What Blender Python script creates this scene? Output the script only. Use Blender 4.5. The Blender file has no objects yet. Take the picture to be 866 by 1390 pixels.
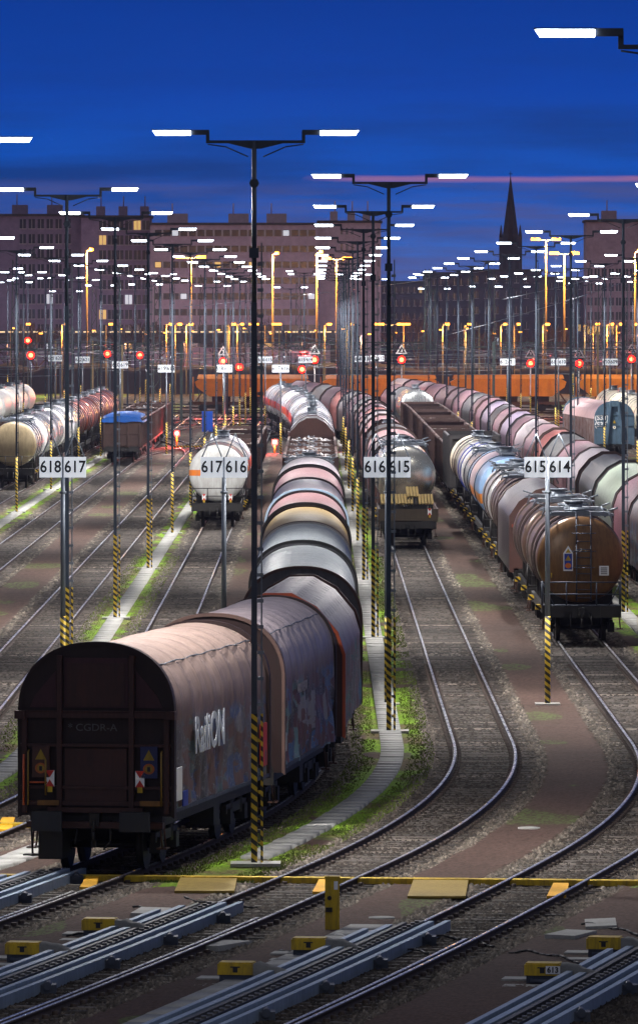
import bpy, math, random
import numpy as np
from mathutils import Vector, Matrix
random.seed(7); np.random.seed(7)
PI=math.pi; R=math.radians
scn=bpy.context.scene; col=scn.collection
H=11.0; F=9900.0; K=H*F          # eye height, focal length in photo pixels: only used to lay out real positions
LAMPW=2300.0

# ---------------------------------------------------------------- helpers
class MB:
    def __init__(s): s.v=[]; s.f=[]; s.m=[]; s.sm=[]
    def quad(s,vs,mi=0,smooth=False):
        b=len(s.v); s.v+= [tuple(p) for p in vs]; s.f.append(tuple(range(b,b+len(vs)))); s.m.append(mi); s.sm.append(smooth)
    def box(s,x0,x1,y0,y1,z0,z1,mi=0):
        b=len(s.v); s.v+=[(x0,y0,z0),(x1,y0,z0),(x1,y1,z0),(x0,y1,z0),(x0,y0,z1),(x1,y0,z1),(x1,y1,z1),(x0,y1,z1)]
        for q in ((0,3,2,1),(4,5,6,7),(0,1,5,4),(1,2,6,5),(2,3,7,6),(3,0,4,7)):
            s.f.append(tuple(b+i for i in q)); s.m.append(mi); s.sm.append(False)
    def bar(s,p,q,w,h=None,mi=0):            # square bar from p to q
        h=h or w; p=Vector(p); q=Vector(q); d=(q-p).normalized()
        a=Vector((0,0,1)) if abs(d.z)<.9 else Vector((0,1,0))
        r=d.cross(a).normalized(); u=r.cross(d)
        b=len(s.v)
        for c in (p,q):
            for i,j in ((-1,-1),(1,-1),(1,1),(-1,1)): s.v.append(tuple(c+r*(w/2*i)+u*(h/2*j)))
        for k in ((0,1,2,3),(7,6,5,4),(0,4,5,1),(1,5,6,2),(2,6,7,3),(3,7,4,0)):
            s.f.append(tuple(b+i for i in k)); s.m.append(mi); s.sm.append(False)
    def cyl(s,p,q,r,n=8,r2=None,mi=0,smooth=True,caps=True):
        r2=r if r2 is None else r2; p=Vector(p); q=Vector(q); d=(q-p).normalized()
        a=Vector((0,0,1)) if abs(d.z)<.9 else Vector((0,1,0))
        x=d.cross(a).normalized(); u=x.cross(d); b=len(s.v)
        for c,rr in ((p,r),(q,r2)):
            for i in range(n):
                t=2*PI*i/n; s.v.append(tuple(c+x*(rr*math.cos(t))+u*(rr*math.sin(t))))
        for i in range(n):
            j=(i+1)%n; s.f.append((b+i,b+n+i,b+n+j,b+j)); s.m.append(mi); s.sm.append(smooth)
        if caps:
            s.f.append(tuple(b+i for i in range(n))); s.m.append(mi); s.sm.append(False)
            s.f.append(tuple(b+n+i for i in reversed(range(n)))); s.m.append(mi); s.sm.append(False)
    def path(s,pts,r,n=6,mi=0):
        for a,b in zip(pts[:-1],pts[1:]): s.cyl(a,b,r,n,mi=mi)
    def loft(s,rings,closed=True,mi=0,smooth=True,mf=None):
        b=len(s.v); n=len(rings[0])
        for rg in rings: s.v+=[tuple(p) for p in rg]
        for k in range(len(rings)-1):
            for i in range(n if closed else n-1):
                j=(i+1)%n
                s.f.append((b+k*n+i,b+k*n+j,b+(k+1)*n+j,b+(k+1)*n+i)); s.m.append(mf(k,i) if mf else mi); s.sm.append(smooth)
    def prism(s,poly,y0,y1,mi=0):            # (x,z) outline extruded along y
        b=len(s.v); n=len(poly)
        s.v+=[(x,y0,z) for x,z in poly]+[(x,y1,z) for x,z in poly]
        s.f.append(tuple(range(b,b+n))); s.f.append(tuple(range(b+2*n-1,b+n-1,-1))); s.m+=[mi,mi]; s.sm+=[False]*2
        for i in range(n):
            j=(i+1)%n; s.f.append((b+i,b+n+i,b+n+j,b+j)); s.m.append(mi); s.sm.append(False)
    def mesh(s,name,mats):
        me=bpy.data.meshes.new(name); me.from_pydata(s.v,[],s.f)
        for m in (mats if isinstance(mats,(list,tuple)) else [mats]): me.materials.append(m)
        me.polygons.foreach_set('material_index',s.m); me.polygons.foreach_set('use_smooth',s.sm); me.update(); return me
    def build(s,name,mats,parent=None):
        o=bpy.data.objects.new(name,s.mesh(name,mats)); col.objects.link(o)
        if parent: o.parent=parent
        return o
def empty(name,loc=(0,0,0),rz=0):
    o=bpy.data.objects.new(name,None); o.empty_display_size=.2; col.objects.link(o); o.location=loc; o.rotation_euler=(0,0,rz); return o
def tag(o,label=None,cat=None,group=None,kind=None):
    if label: o['label']=label
    if cat: o['category']=cat
    if group: o['group']=group
    if kind: o['kind']=kind
    return o
def copy_tree(o,parent=None):
    c=o.copy(); col.objects.link(c)
    if parent: c.parent=parent
    for ch in KIDS(o): copy_tree(ch,c)
    return c
def KIDS(o): return list(o.children)
ORD='first second third fourth fifth sixth seventh eighth ninth tenth eleventh twelfth thirteenth fourteenth fifteenth sixteenth seventeenth eighteenth nineteenth twentieth twenty-first twenty-second twenty-third twenty-fourth twenty-fifth twenty-sixth twenty-seventh twenty-eighth'.split()

# ---------------------------------------------------------------- materials
def newmat(name):
    m=bpy.data.materials.new(name); m.use_nodes=True; nt=m.node_tree; b=nt.nodes['Principled BSDF']; return m,nt,b
def N(nt,t,**kw):
    n=nt.nodes.new(t)
    for k,v in kw.items(): setattr(n,k,v)
    return n
def mixc(nt,fac,a,b,mode='MIX'):
    n=N(nt,'ShaderNodeMix',data_type='RGBA',blend_type=mode); L=nt.links
    for sock,val in ((n.inputs[0],fac),(n.inputs[6],a),(n.inputs[7],b)):
        if isinstance(val,(int,float)): sock.default_value=val
        elif isinstance(val,tuple): sock.default_value=(*val,1) if len(val)==3 else val
        else: L.new(val,sock)
    return n.outputs[2]
def noise(nt,vec,scale,detail=4,rough=.6):
    n=N(nt,'ShaderNodeTexNoise'); n.inputs['Scale'].default_value=scale; n.inputs['Detail'].default_value=detail; n.inputs['Roughness'].default_value=rough
    if vec is not None: nt.links.new(vec,n.inputs['Vector'])
    return n.outputs['Fac']
def ramp(nt,fac,stops):
    n=N(nt,'ShaderNodeValToRGB'); e=n.color_ramp.elements
    while len(e)<len(stops): e.new(.5)
    for k,(p,c) in enumerate(stops):
        e[k].position=p; e[k].color=(c,c,c,1) if isinstance(c,(int,float)) else (*c,1)
    nt.links.new(fac,n.inputs[0]); return n.outputs[0]
def math_(nt,op,a,b=0,clamp=False):
    n=N(nt,'ShaderNodeMath',operation=op,use_clamp=clamp)
    for i,v in ((0,a),(1,b)):
        if isinstance(v,(int,float)): n.inputs[i].default_value=v
        else: nt.links.new(v,n.inputs[i])
    return n.outputs[0]
def mapping(nt,vec,scale=(1,1,1),loc=(0,0,0)):
    n=N(nt,'ShaderNodeMapping'); n.inputs['Scale'].default_value=scale; n.inputs['Location'].default_value=loc
    nt.links.new(vec,n.inputs['Vector']); return n.outputs[0]
MC={}
def paint(name,c,rough=.5,metal=0.0,dirt=.35,dirtc=(.03,.022,.018),bump=.0,streak=True,spec=.5):
    if name in MC: return MC[name]
    m,nt,b=newmat(name); tc=N(nt,'ShaderNodeTexCoord'); oi=N(nt,'ShaderNodeObjectInfo')
    off=N(nt,'ShaderNodeVectorMath',operation='ADD'); nt.links.new(tc.outputs['Object'],off.inputs[0]); nt.links.new(oi.outputs['Random'],off.inputs[1])
    v=off.outputs[0]
    big=noise(nt,v,.9,5,.65); fine=noise(nt,mapping(nt,v,(7,7,1.1) if streak else (9,9,9)),1.3,4,.7)
    c0=mixc(nt,ramp(nt,big,[(.3,0.0),(.75,1.0)]),tuple(x*.78 for x in c),tuple(min(1,x*1.15) for x in c))
    f=math_(nt,'MULTIPLY',ramp(nt,fine,[(.42,0.0),(.72,1.0)]),dirt,True)
    c1=mixc(nt,f,c0,dirtc); nt.links.new(c1,b.inputs['Base Color'])
    b.inputs['Metallic'].default_value=metal; b.inputs['Specular IOR Level'].default_value=spec
    r=math_(nt,'ADD',math_(nt,'MULTIPLY',fine,.25),rough-.12,True); nt.links.new(r,b.inputs['Roughness'])
    if bump:
        bp=N(nt,'ShaderNodeBump'); bp.inputs['Strength'].default_value=bump; bp.inputs['Distance'].default_value=.03
        nt.links.new(noise(nt,v,6,4),bp.inputs['Height']); nt.links.new(bp.outputs[0],b.inputs['Normal'])
    MC[name]=m; return m
def emis(name,c,s):
    if name in MC: return MC[name]
    m,nt,b=newmat(name); b.inputs['Base Color'].default_value=(*c,1); b.inputs['Emission Color'].default_value=(*c,1); b.inputs['Emission Strength'].default_value=s; MC[name]=m; return m
steel=paint('galvanised steel',(.20,.23,.27),.45,.6,.3); polesteel=paint('slate grey mast steel',(.045,.06,.085),.7,.0,.3,spec=.15)
darksteel=paint('dark painted steel',(.05,.062,.09),.5,.3,.3)
black=paint('black running gear',(.012,.011,.011),.6,0,.3)
rust=paint('rusty brown steel',(.085,.035,.022),.6,.1,.6)
concrete=paint('concrete',(.34,.34,.32),.85,0,.35,(.14,.13,.11),.2,False)
signw=paint('white enamel',(.93,.94,.95),.4,0,.05,(.5,.5,.5))
ink=paint('black ink',(.012,.013,.018),.5,0,0)
yellow=paint('yellow paint',(.60,.40,.012),.55,0,.75,(.10,.07,.03))
orange=paint('orange paint',(.75,.18,.02),.5,0,.2)
redp=paint('red paint',(.55,.03,.02),.5,0,.15)
bluep=paint('blue sign paint',(.02,.05,.35),.5,0,.15)
railm=paint('worn rail steel',(.62,.62,.63),.27,.85,.12,(.12,.10,.09),0,False)
railside=paint('rusty rail web',(.05,.033,.026),.75,.2,.4)
wood=paint('dark timber sleeper',(.055,.044,.036),.8,0,.5,(.12,.11,.10),.3,False)
_nt=wood.node_tree; _b=_nt.nodes['Principled BSDF']; _l=_b.inputs['Base Color'].links[0].from_socket
_g=N(_nt,'ShaderNodeNewGeometry'); _nt.links.new(mixc(_nt,1.0,_l,ramp(_nt,_g.outputs['Random Per Island'],[(0.0,.45),(.75,1.2),(.93,1.9),(1.0,4.0)]),'MULTIPLY'),_b.inputs['Base Color'])
def stripes(name='yellow and black warning stripes',scale=1.9):
    if name in MC: return MC[name]
    m,nt,b=newmat(name); tc=N(nt,'ShaderNodeTexCoord'); s=N(nt,'ShaderNodeSeparateXYZ'); nt.links.new(tc.outputs['Object'],s.inputs[0])
    t=math_(nt,'FRACT',math_(nt,'ADD',math_(nt,'MULTIPLY',s.outputs[2],5.0),math_(nt,'MULTIPLY',s.outputs[0],4.0)))
    n=noise(nt,tc.outputs['Object'],9,3)
    cc=mixc(nt,math_(nt,'GREATER_THAN',t,.5),mixc(nt,n,(.42,.27,.01),(.72,.5,.03)),(.012,.012,.012))
    nt.links.new(cc,b.inputs['Base Color']); b.inputs['Roughness'].default_value=.55; MC[name]=m; return m
STR=stripes()

def text_mesh(txt,size,mat,ext=.004,sx=1.0,bold=0):
    cu=bpy.data.curves.new('lettering','FONT'); cu.body=txt; cu.size=size; cu.extrude=ext; cu.align_x='CENTER'; cu.align_y='CENTER'; cu.offset=bold; cu.resolution_u=3
    o=bpy.data.objects.new('lettering',cu); col.objects.link(o)
    dg=bpy.context.evaluated_depsgraph_get(); me=bpy.data.meshes.new_from_object(o.evaluated_get(dg)); me.name='lettering'
    bpy.data.objects.remove(o); me.materials.clear(); me.materials.append(mat)
    me.transform(Matrix.Diagonal((sx,1,1,1))); return me
TM={}
def text(parent,txt,size,mat,loc,rot=(PI/2,0,0),sx=1.0,bold=0,name='lettering',ext=.004):
    k=(txt,size,mat.name,sx,bold)
    if k not in TM: TM[k]=text_mesh(txt,size,mat,ext,sx,bold)
    o=bpy.data.objects.new(name,TM[k]); col.objects.link(o); o.parent=parent; o.location=loc; o.rotation_euler=rot; return o

# ---------------------------------------------------------------- layout of the yard
def S(y):
    y=np.asarray(y,float)
    a=-(np.maximum(0,187-np.maximum(y,146))**2)/478.0
    n=np.maximum(0,146-y); return a-.1715*n-n*n/1740.0
BEND={-.45:(520,4050),4.2:(540,2535),8.75:(580,3400),13.7:(560,2970)}
def TX(u,y):
    y=np.asarray(y,float); x=u+S(y)
    if u in BEND:
        ys,r=BEND[u]; d=np.maximum(0,y-ys); x=x-np.minimum(d,200)**2/(2*r)-np.maximum(0,d-200)*200/r
    if u==21.9: x=x-.045*np.maximum(0,y-545)
    return x
TR=[-33.5,-28.7,-23.9,-19.1,-14.4,-9.6,-5.2,-.45,4.2,8.75,13.7,17.9,21.9,26.2,30.8,35.4]
PATHS=[-16.7,-7.35,1.87,11.25]
ROWNAME={}

# ---------------------------------------------------------------- ground
def ground_mat():
    m,nt,b=newmat('yard ground'); at=N(nt,'ShaderNodeAttribute',attribute_name='col'); tc=N(nt,'ShaderNodeTexCoord')
    n=noise(nt,tc.outputs['Object'],14,4,.7)
    c=mixc(nt,1.0,at.outputs['Color'],ramp(nt,n,[(.25,.6),(.8,1.35)]),'MULTIPLY')
    nt.links.new(c,b.inputs['Base Color']); b.inputs['Roughness'].default_value=.92; b.inputs['Specular IOR Level'].default_value=.25; return m
GM=ground_mat()
def vnoise(x,y,sc,seed=0):                       # smooth value noise on arrays
    rs=np.random.RandomState(seed); T=rs.rand(256,256)
    fx=x*sc; fy=y*sc; ix=np.floor(fx).astype(int); iy=np.floor(fy).astype(int); tx=fx-ix; ty=fy-iy
    tx=tx*tx*(3-2*tx); ty=ty*ty*(3-2*ty)
    a=T[ix%256,iy%256]; b_=T[(ix+1)%256,iy%256]; c=T[ix%256,(iy+1)%256]; d=T[(ix+1)%256,(iy+1)%256]
    return (a*(1-tx)+b_*tx)*(1-ty)+(c*(1-tx)+d*tx)*ty
def zones(X,Y):
    u=X-S(Y); d=np.full(X.shape,99.0)
    for t in TR:
        d=np.minimum(d,np.abs(X-TX(t,Y)))
    lane=np.full(X.shape,99.0)
    for p in PATHS+[20,29,-26.3,-36]: lane=np.minimum(lane,np.abs(u-p))
    return u,d,lane
def ground_patch(name,y0,y1,ny,nx,marg,amp,zb):
    ys=y0*(y1/y0)**np.linspace(0,1,ny); t=np.linspace(-1,1,nx)
    Y=np.repeat(ys[:,None],nx,1); hw=.0475*Y+marg; X=t[None,:]*hw
    rs=np.random.RandomState(3)
    X=X+(rs.rand(ny,nx)-.5)*(hw*2/nx)*.7; 
    Yj=Y+(rs.rand(ny,nx)-.5)*np.gradient(ys)[:,None]*.7; Yj[0]=Y[0]; Yj[-1]=Y[-1]
    u,d,lane=zones(X,Yj)
    j=(vnoise(X,Yj,2.2,1)-.5)*.5+(vnoise(X,Yj,.5,2)-.5)*.35
    dn=d+j*.6
    bed=dn<1.22; grass=(dn>1.6)&(lane<1.9)&(Yj>141+2*j)&(vnoise(X,Yj*.5,.6,5)+.22*j<.80); sh=(~bed)&(~grass)&(dn<1.55+.7*j)
    dirt=~(bed|grass|sh)
    rnd=rs.rand(ny,nx); rnd2=rs.rand(ny,nx)
    Z=np.where(bed,-.175+(rnd-.5)*amp,np.where(sh,-.15+(rnd-.5)*amp*1.1,np.where(grass,-.115+(rnd-.5)*.03,-.12+(rnd-.5)*.014)))
    Z=Z+(vnoise(X,Yj,.9,8)-.5)*.03+zb
    C=np.zeros((ny,nx,4)); C[...,3]=1
    spk=(rs.rand(ny,nx)>.93)*.16
    stone=np.stack([.045+.16*rnd2**3+spk,.039+.14*rnd2**3+spk*.95,.034+.12*rnd2**3+spk*.85],-1)
    bedc=stone*(.25+.36*vnoise(X*3,Yj*1.2,1.3,44)[...,None])*np.array([1.1,.98,.9]); shc=stone*np.array([.85,.82,.77])
    tanst=(rnd>.86)[...,None]*np.array([.05,.04,.03])
    big=vnoise(X,Yj*.4,.45,9)[...,None]
    dirtc=np.array([.068,.041,.032])*(.75+.5*big)*(.7+.6*rnd2[...,None])
    mossy=(vnoise(X,Yj*.35,.5,12)>.80)[...,None]&(rnd2[...,None]>.35)
    dirtc=np.where(mossy,np.array([.075,.09,.03])*(.7+.6*rnd2[...,None]),dirtc)
    g1=np.array([.13,.24,.008]); g2=np.array([.10,.075,.035])
    gm=np.clip((vnoise(X,Yj*.5,.9,13)-.30)*2.0+(vnoise(X,Yj,3.5,14)-.5)*1.2,0,1)[...,None]
    grc=(g1*(1-gm)+g2*gm)*(.6+.8*rnd2[...,None])
    c=np.where(bed[...,None],bedc+tanst*.35,np.where(sh[...,None],shc+tanst,np.where(grass[...,None],grc,dirtc)))
    oil=np.clip(1.25-np.abs(dn-.0)*.9,0,1)[...,None]*bed[...,None]     # oil-stained middle of the bed
    c=c*(1-.35*oil)
    C[...,:3]=c
    V=np.stack([X,Yj,Z],-1).reshape(-1,3)
    me=bpy.data.meshes.new(name); n=ny*nx
    me.vertices.add(n); me.vertices.foreach_set('co',V.ravel())
    idx=np.arange(n).reshape(ny,nx); q=np.stack([idx[:-1,:-1],idx[:-1,1:],idx[1:,1:],idx[1:,:-1]],-1).reshape(-1,4)
    me.loops.add(q.size); me.loops.foreach_set('vertex_index',q.ravel().astype(np.int32))
    me.polygons.add(len(q)); me.polygons.foreach_set('loop_start',np.arange(0,q.size,4,dtype=np.int32)); me.polygons.foreach_set('loop_total',np.full(len(q),4,np.int32))
    at=me.color_attributes.new('col','FLOAT_COLOR','POINT'); at.data.foreach_set('color',C.ravel().astype(np.float32))
    me.update(calc_edges=True); me.materials.append(GM)
    o=bpy.data.objects.new(name,me); col.objects.link(o); o['kind']='structure'; return o
ground_patch('ground',104,205,1250,440,2.6,.12,0)
ground_patch('ground',205,470,900,460,3.0,.12,0)
ground_patch('ground',470,1000,330,520,12,.08,-.01)
def base_ground():
    m,nt,b=newmat('dark cinder ground'); tc=N(nt,'ShaderNodeTexCoord')
    n=noise(nt,tc.outputs['Object'],.35,6,.75)
    nt.links.new(ramp(nt,n,[(.3,(.02,.017,.018)),(.7,(.075,.06,.055))]),b.inputs['Base Color']); b.inputs['Roughness'].default_value=.95
    mb=MB(); mb.box(-4000,4000,-200,7000,-1.0,-.45); o=mb.build('ground',m); o['kind']='structure'
base_ground()

# ---------------------------------------------------------------- tracks
def arr_mesh(name,V,Q,mats,mi=None,smooth=False):
    me=bpy.data.meshes.new(name); me.vertices.add(len(V)); me.vertices.foreach_set('co',np.asarray(V,float).ravel())
    Q=np.asarray(Q,np.int32); me.loops.add(Q.size); me.loops.foreach_set('vertex_index',Q.ravel())
    me.polygons.add(len(Q)); me.polygons.foreach_set('loop_start',np.arange(0,Q.size,4,dtype=np.int32)); me.polygons.foreach_set('loop_total',np.full(len(Q),4,np.int32))
    for m in mats: me.materials.append(m)
    if mi is not None: me.polygons.foreach_set('material_index',np.asarray(mi,np.int32))
    if smooth: me.polygons.foreach_set('use_smooth',np.ones(len(Q),bool))
    me.update(calc_edges=True); return me
RP=[(-.036,0,0),(.036,0,0),(.036,-.035,1),(.011,-.05,1),(.011,-.135,1),(.07,-.15,1),(.07,-.165,1),(-.07,-.165,1),(-.07,-.15,1),(-.011,-.135,1),(-.011,-.05,1),(-.036,-.035,1)]
def rail_mesh(px,py,off):
    px=np.array(px,float); py=np.array(py,float)
    tx=np.gradient(px); ty=np.gradient(py); l=np.hypot(tx,ty); nx=ty/l; nyy=-tx/l
    n=len(px); P=len(RP); V=np.zeros((n,P,3))
    for k,(a,z,_) in enumerate(RP):
        V[:,k,0]=px+nx*(off+a); V[:,k,1]=py+nyy*(off+a); V[:,k,2]=z
    idx=np.arange(n*P).reshape(n,P); Q=[];M=[]
    for k in range(P):
        j=(k+1)%P; Q.append(np.stack([idx[:-1,k],idx[:-1,j],idx[1:,j],idx[1:,k]],-1)[:,::-1]); M+= [0 if k==0 else 1]*(n-1)
    return arr_mesh('rail',V.reshape(-1,3),np.concatenate(Q),[railm,railside],M)
def boxes_mesh(name,C,D,ang,mats):       # many boxes: centre, half-size, angle
    C=np.asarray(C,float); n=len(C); s=np.array([(-1,-1,-1),(1,-1,-1),(1,1,-1),(-1,1,-1),(-1,-1,1),(1,-1,1),(1,1,1),(-1,1,1)],float)
    L=s[None]*np.asarray(D,float).reshape(-1,1,3); ca=np.cos(ang)[:,None]; sa=np.sin(ang)[:,None]
    V=np.zeros((n,8,3)); V[...,0]=L[...,0]*ca-L[...,1]*sa+C[:,None,0]; V[...,1]=L[...,0]*sa+L[...,1]*ca+C[:,None,1]; V[...,2]=L[...,2]+C[:,None,2]
    q=np.array([(4,5,6,7),(0,1,5,4),(1,2,6,5),(2,3,7,6),(3,0,4,7)]); Q=(np.arange(n)[:,None,None]*8+q[None]).reshape(-1,4)
    return arr_mesh(name,V.reshape(-1,3),Q,mats)
def track(fx,y0,y1,sleep_to=420,fast_to=230):
    ys=np.concatenate([np.arange(y0,min(y1,260),1.5),np.arange(max(y0,260),y1+.1,6)]) if y0<260 else np.arange(y0,y1+.1,5)
    xs=fx(ys); root=empty('railway_track',(0,0,0)); root['kind']='structure'
    for off in (-.7535,.7535):
        o=bpy.data.objects.new('rail',rail_mesh(xs,ys,off)); col.objects.link(o); o.parent=root
    yy=np.arange(y0,min(y1,sleep_to),.62); 
    if len(yy)>4:
        rs=np.random.RandomState(int(abs(xs[0])*10)+1); n=len(yy); yy=yy+(rs.rand(n)-.5)*.07
        x=fx(yy); a=-np.arctan(np.gradient(x)/np.gradient(yy))+(rs.rand(n)-.5)*.02
        C=np.stack([x,yy,np.full(n,-.243)+rs.rand(n)*.02],-1); D=np.tile([1.25,.13,.085],(n,1))
        o=bpy.data.objects.new('sleepers',boxes_mesh('sleepers',C,D,a,[wood])); col.objects.link(o); o.parent=root; o['kind']='stuff'
        m=yy<fast_to
        if m.sum()>2:
            Cs=[];As=[]
            for off in (-.7535,.7535):
                for e in (-.11,.11):
                    Cs.append(np.stack([x[m]+np.cos(a[m])*(off+e),yy[m]+np.sin(a[m])*(off+e),np.full(m.sum(),-.118)],-1)); As.append(a[m])
            C=np.concatenate(Cs); o=bpy.data.objects.new('rail_fastenings',boxes_mesh('rail_fastenings',C,np.tile([.045,.07,.03],(len(C),1)),np.concatenate(As),[railside])); col.objects.link(o); o.parent=root; o['kind']='stuff'
    return root
for t in TR:
    y0=104 if -10<t<10 else (150 if abs(t)<15 else 300)
    y1={-.45:760,4.2:760,8.75:780,13.7:780}.get(t,790)
    track(lambda y,t=t:TX(t,y),y0,y1,sleep_to=400 if abs(t)<15 else 500)
# ladder beyond the trains: rails that swing across and join, then the cross tracks
def sway(x0,x1,ya,yb): return lambda y: x0+(x1-x0)*(3*np.clip((y-ya)/(yb-ya),0,1)**2-2*np.clip((y-ya)/(yb-ya),0,1)**3)
for x0,x1,ya,yb in ((-14.4,-5.2,540,700),(-9.6,-1,570,720),(-9.6,-18,560,720),(-19.1,-10,590,760),(-5.2,-12,600,760),(-23.9,-14,610,770),(17.9,9,560,740),(26.2,16,600,760)):
    track(sway(x0,x1,ya,yb),ya,yb,sleep_to=0)
def cross_track(yc,x0,x1,slope=0.0):
    xs=np.arange(x0,x1,6.0); ys=yc+slope*xs
    root=empty('railway_track',(0,0,0)); root['kind']='structure'
    for off in (-.7535,.7535):
        o=bpy.data.objects.new('rail',rail_mesh(xs,ys,off)); col.objects.link(o); o.parent=root
for yc,sl in ((722,.25),(748,.12),(770,-.1),(806,0),(822,.02),(850,0),(880,.03)): cross_track(yc,-80,80,sl)

# concrete walkways in the mast lanes
def strip(name,fu,y0,y1,hw,z,seg,gap,mat,zj=.01):
    C=[];D=[];A=[];y=y0;k=0
    while y<y1:
        x=fu(y+seg/2); a=-math.atan(float(fu(y+seg)-fu(y))/seg); C.append((float(x),y+seg/2,z-.06+random.uniform(-zj,zj))); D.append((hw,(seg-gap)/2,.06)); A.append(a+random.uniform(-.01,.01)); y+=seg
    o=bpy.data.objects.new(name,boxes_mesh(name,C,D,np.array(A),[mat])); col.objects.link(o); o['kind']='structure'; return o
for p,ya,yb in ((-16.7,330,640),(-7.35,150,560),(1.87,148,640),(11.25,200,560)):
    strip('concrete_path',lambda y,p=p:p+S(y),ya,yb,.29,-.045,1.0 if yb<700 else 2,.035,concrete)
strip('concrete_path',lambda y:-2.7+S(y)-.3,138,151.5,.33,-.06,1.2,.03,concrete)
strip('concrete_path',lambda y:-2.9+S(y),104,141,.30,-.07,1.2,.03,concrete)
strip('concrete_path',lambda y:7.1+S(y),104,131,.42,-.06,1.2,.03,concrete)

# grass tufts
def grass():
    rs=np.random.RandomState(5); V=[];Q=[]
    n=60000; y=142+190*rs.rand(n)**1.5; p=rs.choice([1.87,1.87,-7.35],n); u=p+(rs.rand(n)-.5)*2.1
    x=u+S(y); keep=(np.abs(u-p)>.42)&(vnoise(x,y*.5,.6,5)<.78)&(np.abs(x)<.0475*y+2)
    x=x[keep];y=y[keep];n=len(x); h=.015+.035*rs.rand(n); w=.012+.01*rs.rand(n); a=rs.rand(n)*PI; lx=(rs.rand(n)-.5)*.05
    dx=np.cos(a)*w; dy=np.sin(a)*w; z=np.full(n,-.115)
    V=np.stack([np.stack([x-dx,y-dy,z],-1),np.stack([x+dx,y+dy,z],-1),np.stack([x+lx+dx*.3,y,z+h],-1),np.stack([x+lx-dx*.3,y,z+h],-1)],1).reshape(-1,3)
    m,nt,b=newmat('grass blades'); g=N(nt,'ShaderNodeNewGeometry'); nt.links.new(mixc(nt,g.outputs['Random Per Island'],(.07,.085,.02),(.14,.20,.02)),b.inputs['Base Color']); b.inputs['Roughness'].default_value=.8
    o=bpy.data.objects.new('grass',arr_mesh('grass',V,np.arange(4*n).reshape(n,4),[m])); col.objects.link(o)
    tag(o,'short green grass beside the concrete walkways','grass',kind='stuff')
grass()

# ---------------------------------------------------------------- wagons
def wheel(parent,x,y,name='wheel'):
    key='_wheel'
    if key not in MC:
        mb=MB(); mb.cyl((-.065,0,0),(.065,0,0),.46,24); mb.cyl((-.09,0,0),(.09,0,0),.12,10); mb.cyl((-.08,0,0),(-.06,0,0),.49,24)
        MC[key]=mb.mesh('wheel',[black])
    o=bpy.data.objects.new(name,MC[key]); col.objects.link(o); o.parent=parent; o.location=(x,y,.46)
    if x>0: o.rotation_euler=(0,0,PI)
    return o
def underframe(root,L,mat=black,det=2,steps=True):
    mb=MB()
    for s in (-1,1): mb.box(s*1.18-.06,s*1.18+.06,.15,L-.15,.86,1.14)
    mb.box(-.2,.2,.3,L-.3,.8,1.12); mb.box(-1.32,1.32,.0,.16,.82,1.22); mb.box(-1.32,1.32,L-.16,L,.82,1.22)
    for k in range(1,int(L//2.2)): mb.box(-1.15,1.15,k*2.2,k*2.2+.1,.85,1.05)
    mb.box(-.9,-.35,L*.45,L*.45+1.2,.5,.85); mb.cyl((.3,L*.42,.62),(.3,L*.42+1.1,.62),.2,10); mb.box(.7,1.2,L*.55,L*.55+.7,.45,.85)
    mb.build('underframe',mat,root)
    for yy,d in ((0,-1),(L,1)):
        for s in (-1,1):
            b=MB(); b.cyl((s*.875,yy,1.03),(s*.875,yy+d*.42,1.03),.12,10); b.box(s*.875-.27,s*.875+.27,*sorted((yy+d*.42,yy+d*.47)),.85,1.21); b.build('buffer',black,root)
    c=MB(); c.box(-.1,.1,-.25,.05,.9,1.15); c.path([(0,-.25,1.0),(0,-.32,.8),(0,-.28,.55)],.035); c.path([(.3,-.02,1.0),(.33,-.3,.6),(.2,-.28,.45)],.02); c.path([(-.35,-.02,1.0),(-.38,-.25,.55)],.02); c.box(-.05,.05,-.3,-.22,.5,.62); c.build('coupling',black,root)
    if det>=2:
        for yb in ((2.1,L-2.1) if L>13.5 else (1.9,L-1.9)):
            b=MB()
            for s in (-1,1):
                b.box(s*1.02-.05,s*1.02+.05,yb-1.25,yb+1.25,.52,.72)
                for e in (-.9,.9): b.box(s*1.02-.11,s*1.02+.11,yb+e-.17,yb+e+.17,.3,.62); 
                for e in (-.62,-.5,.5,.62): b.cyl((s*1.02,yb+e*1.05,.45),(s*1.02,yb+e*1.05,.85),.07,6)
            b.box(-1.0,1.0,yb-.2,yb+.2,.5,.8)
            for e in (-.9,.9): b.cyl((-.95,yb+e,.46),(.95,yb+e,.46),.07,8)
            bo=b.build('bogie',black,root)
            for s in (-1,1):
                for e in (-.9,.9): wheel(bo,s*.7535,yb+e)
        st=MB()
        for s in (-1,1):
            for yy in (.3,L-.3):
                st=MB()
                for dy in (-.2,.2): st.path([(s*1.25,yy+dy,1.0),(s*1.3,yy+dy,.45)],.018)
                st.box(s*1.3-.12,s*1.3+.08,yy-.2,yy+.2,.43,.46); st.build('step',rust,root)
    else:
        for yb in (2.1,L-2.1):
            b=MB(); b.box(-1.0,1.0,yb-.2,yb+.2,.5,.85)
            for e in (-.9,.9): b.cyl((-.95,yb+e,.46),(.95,yb+e,.46),.07,6)
            for s in (-1,1):
                for e in (-.9,.9): b.cyl((s*.69,yb+e,.46),(s*.81,yb+e,.46),.46,12)
                b.box(s*.9-.1,s*.9+.1,yb-1.2,yb+1.2,.4,.75)
            b.build('bogie',black,root)
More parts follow.
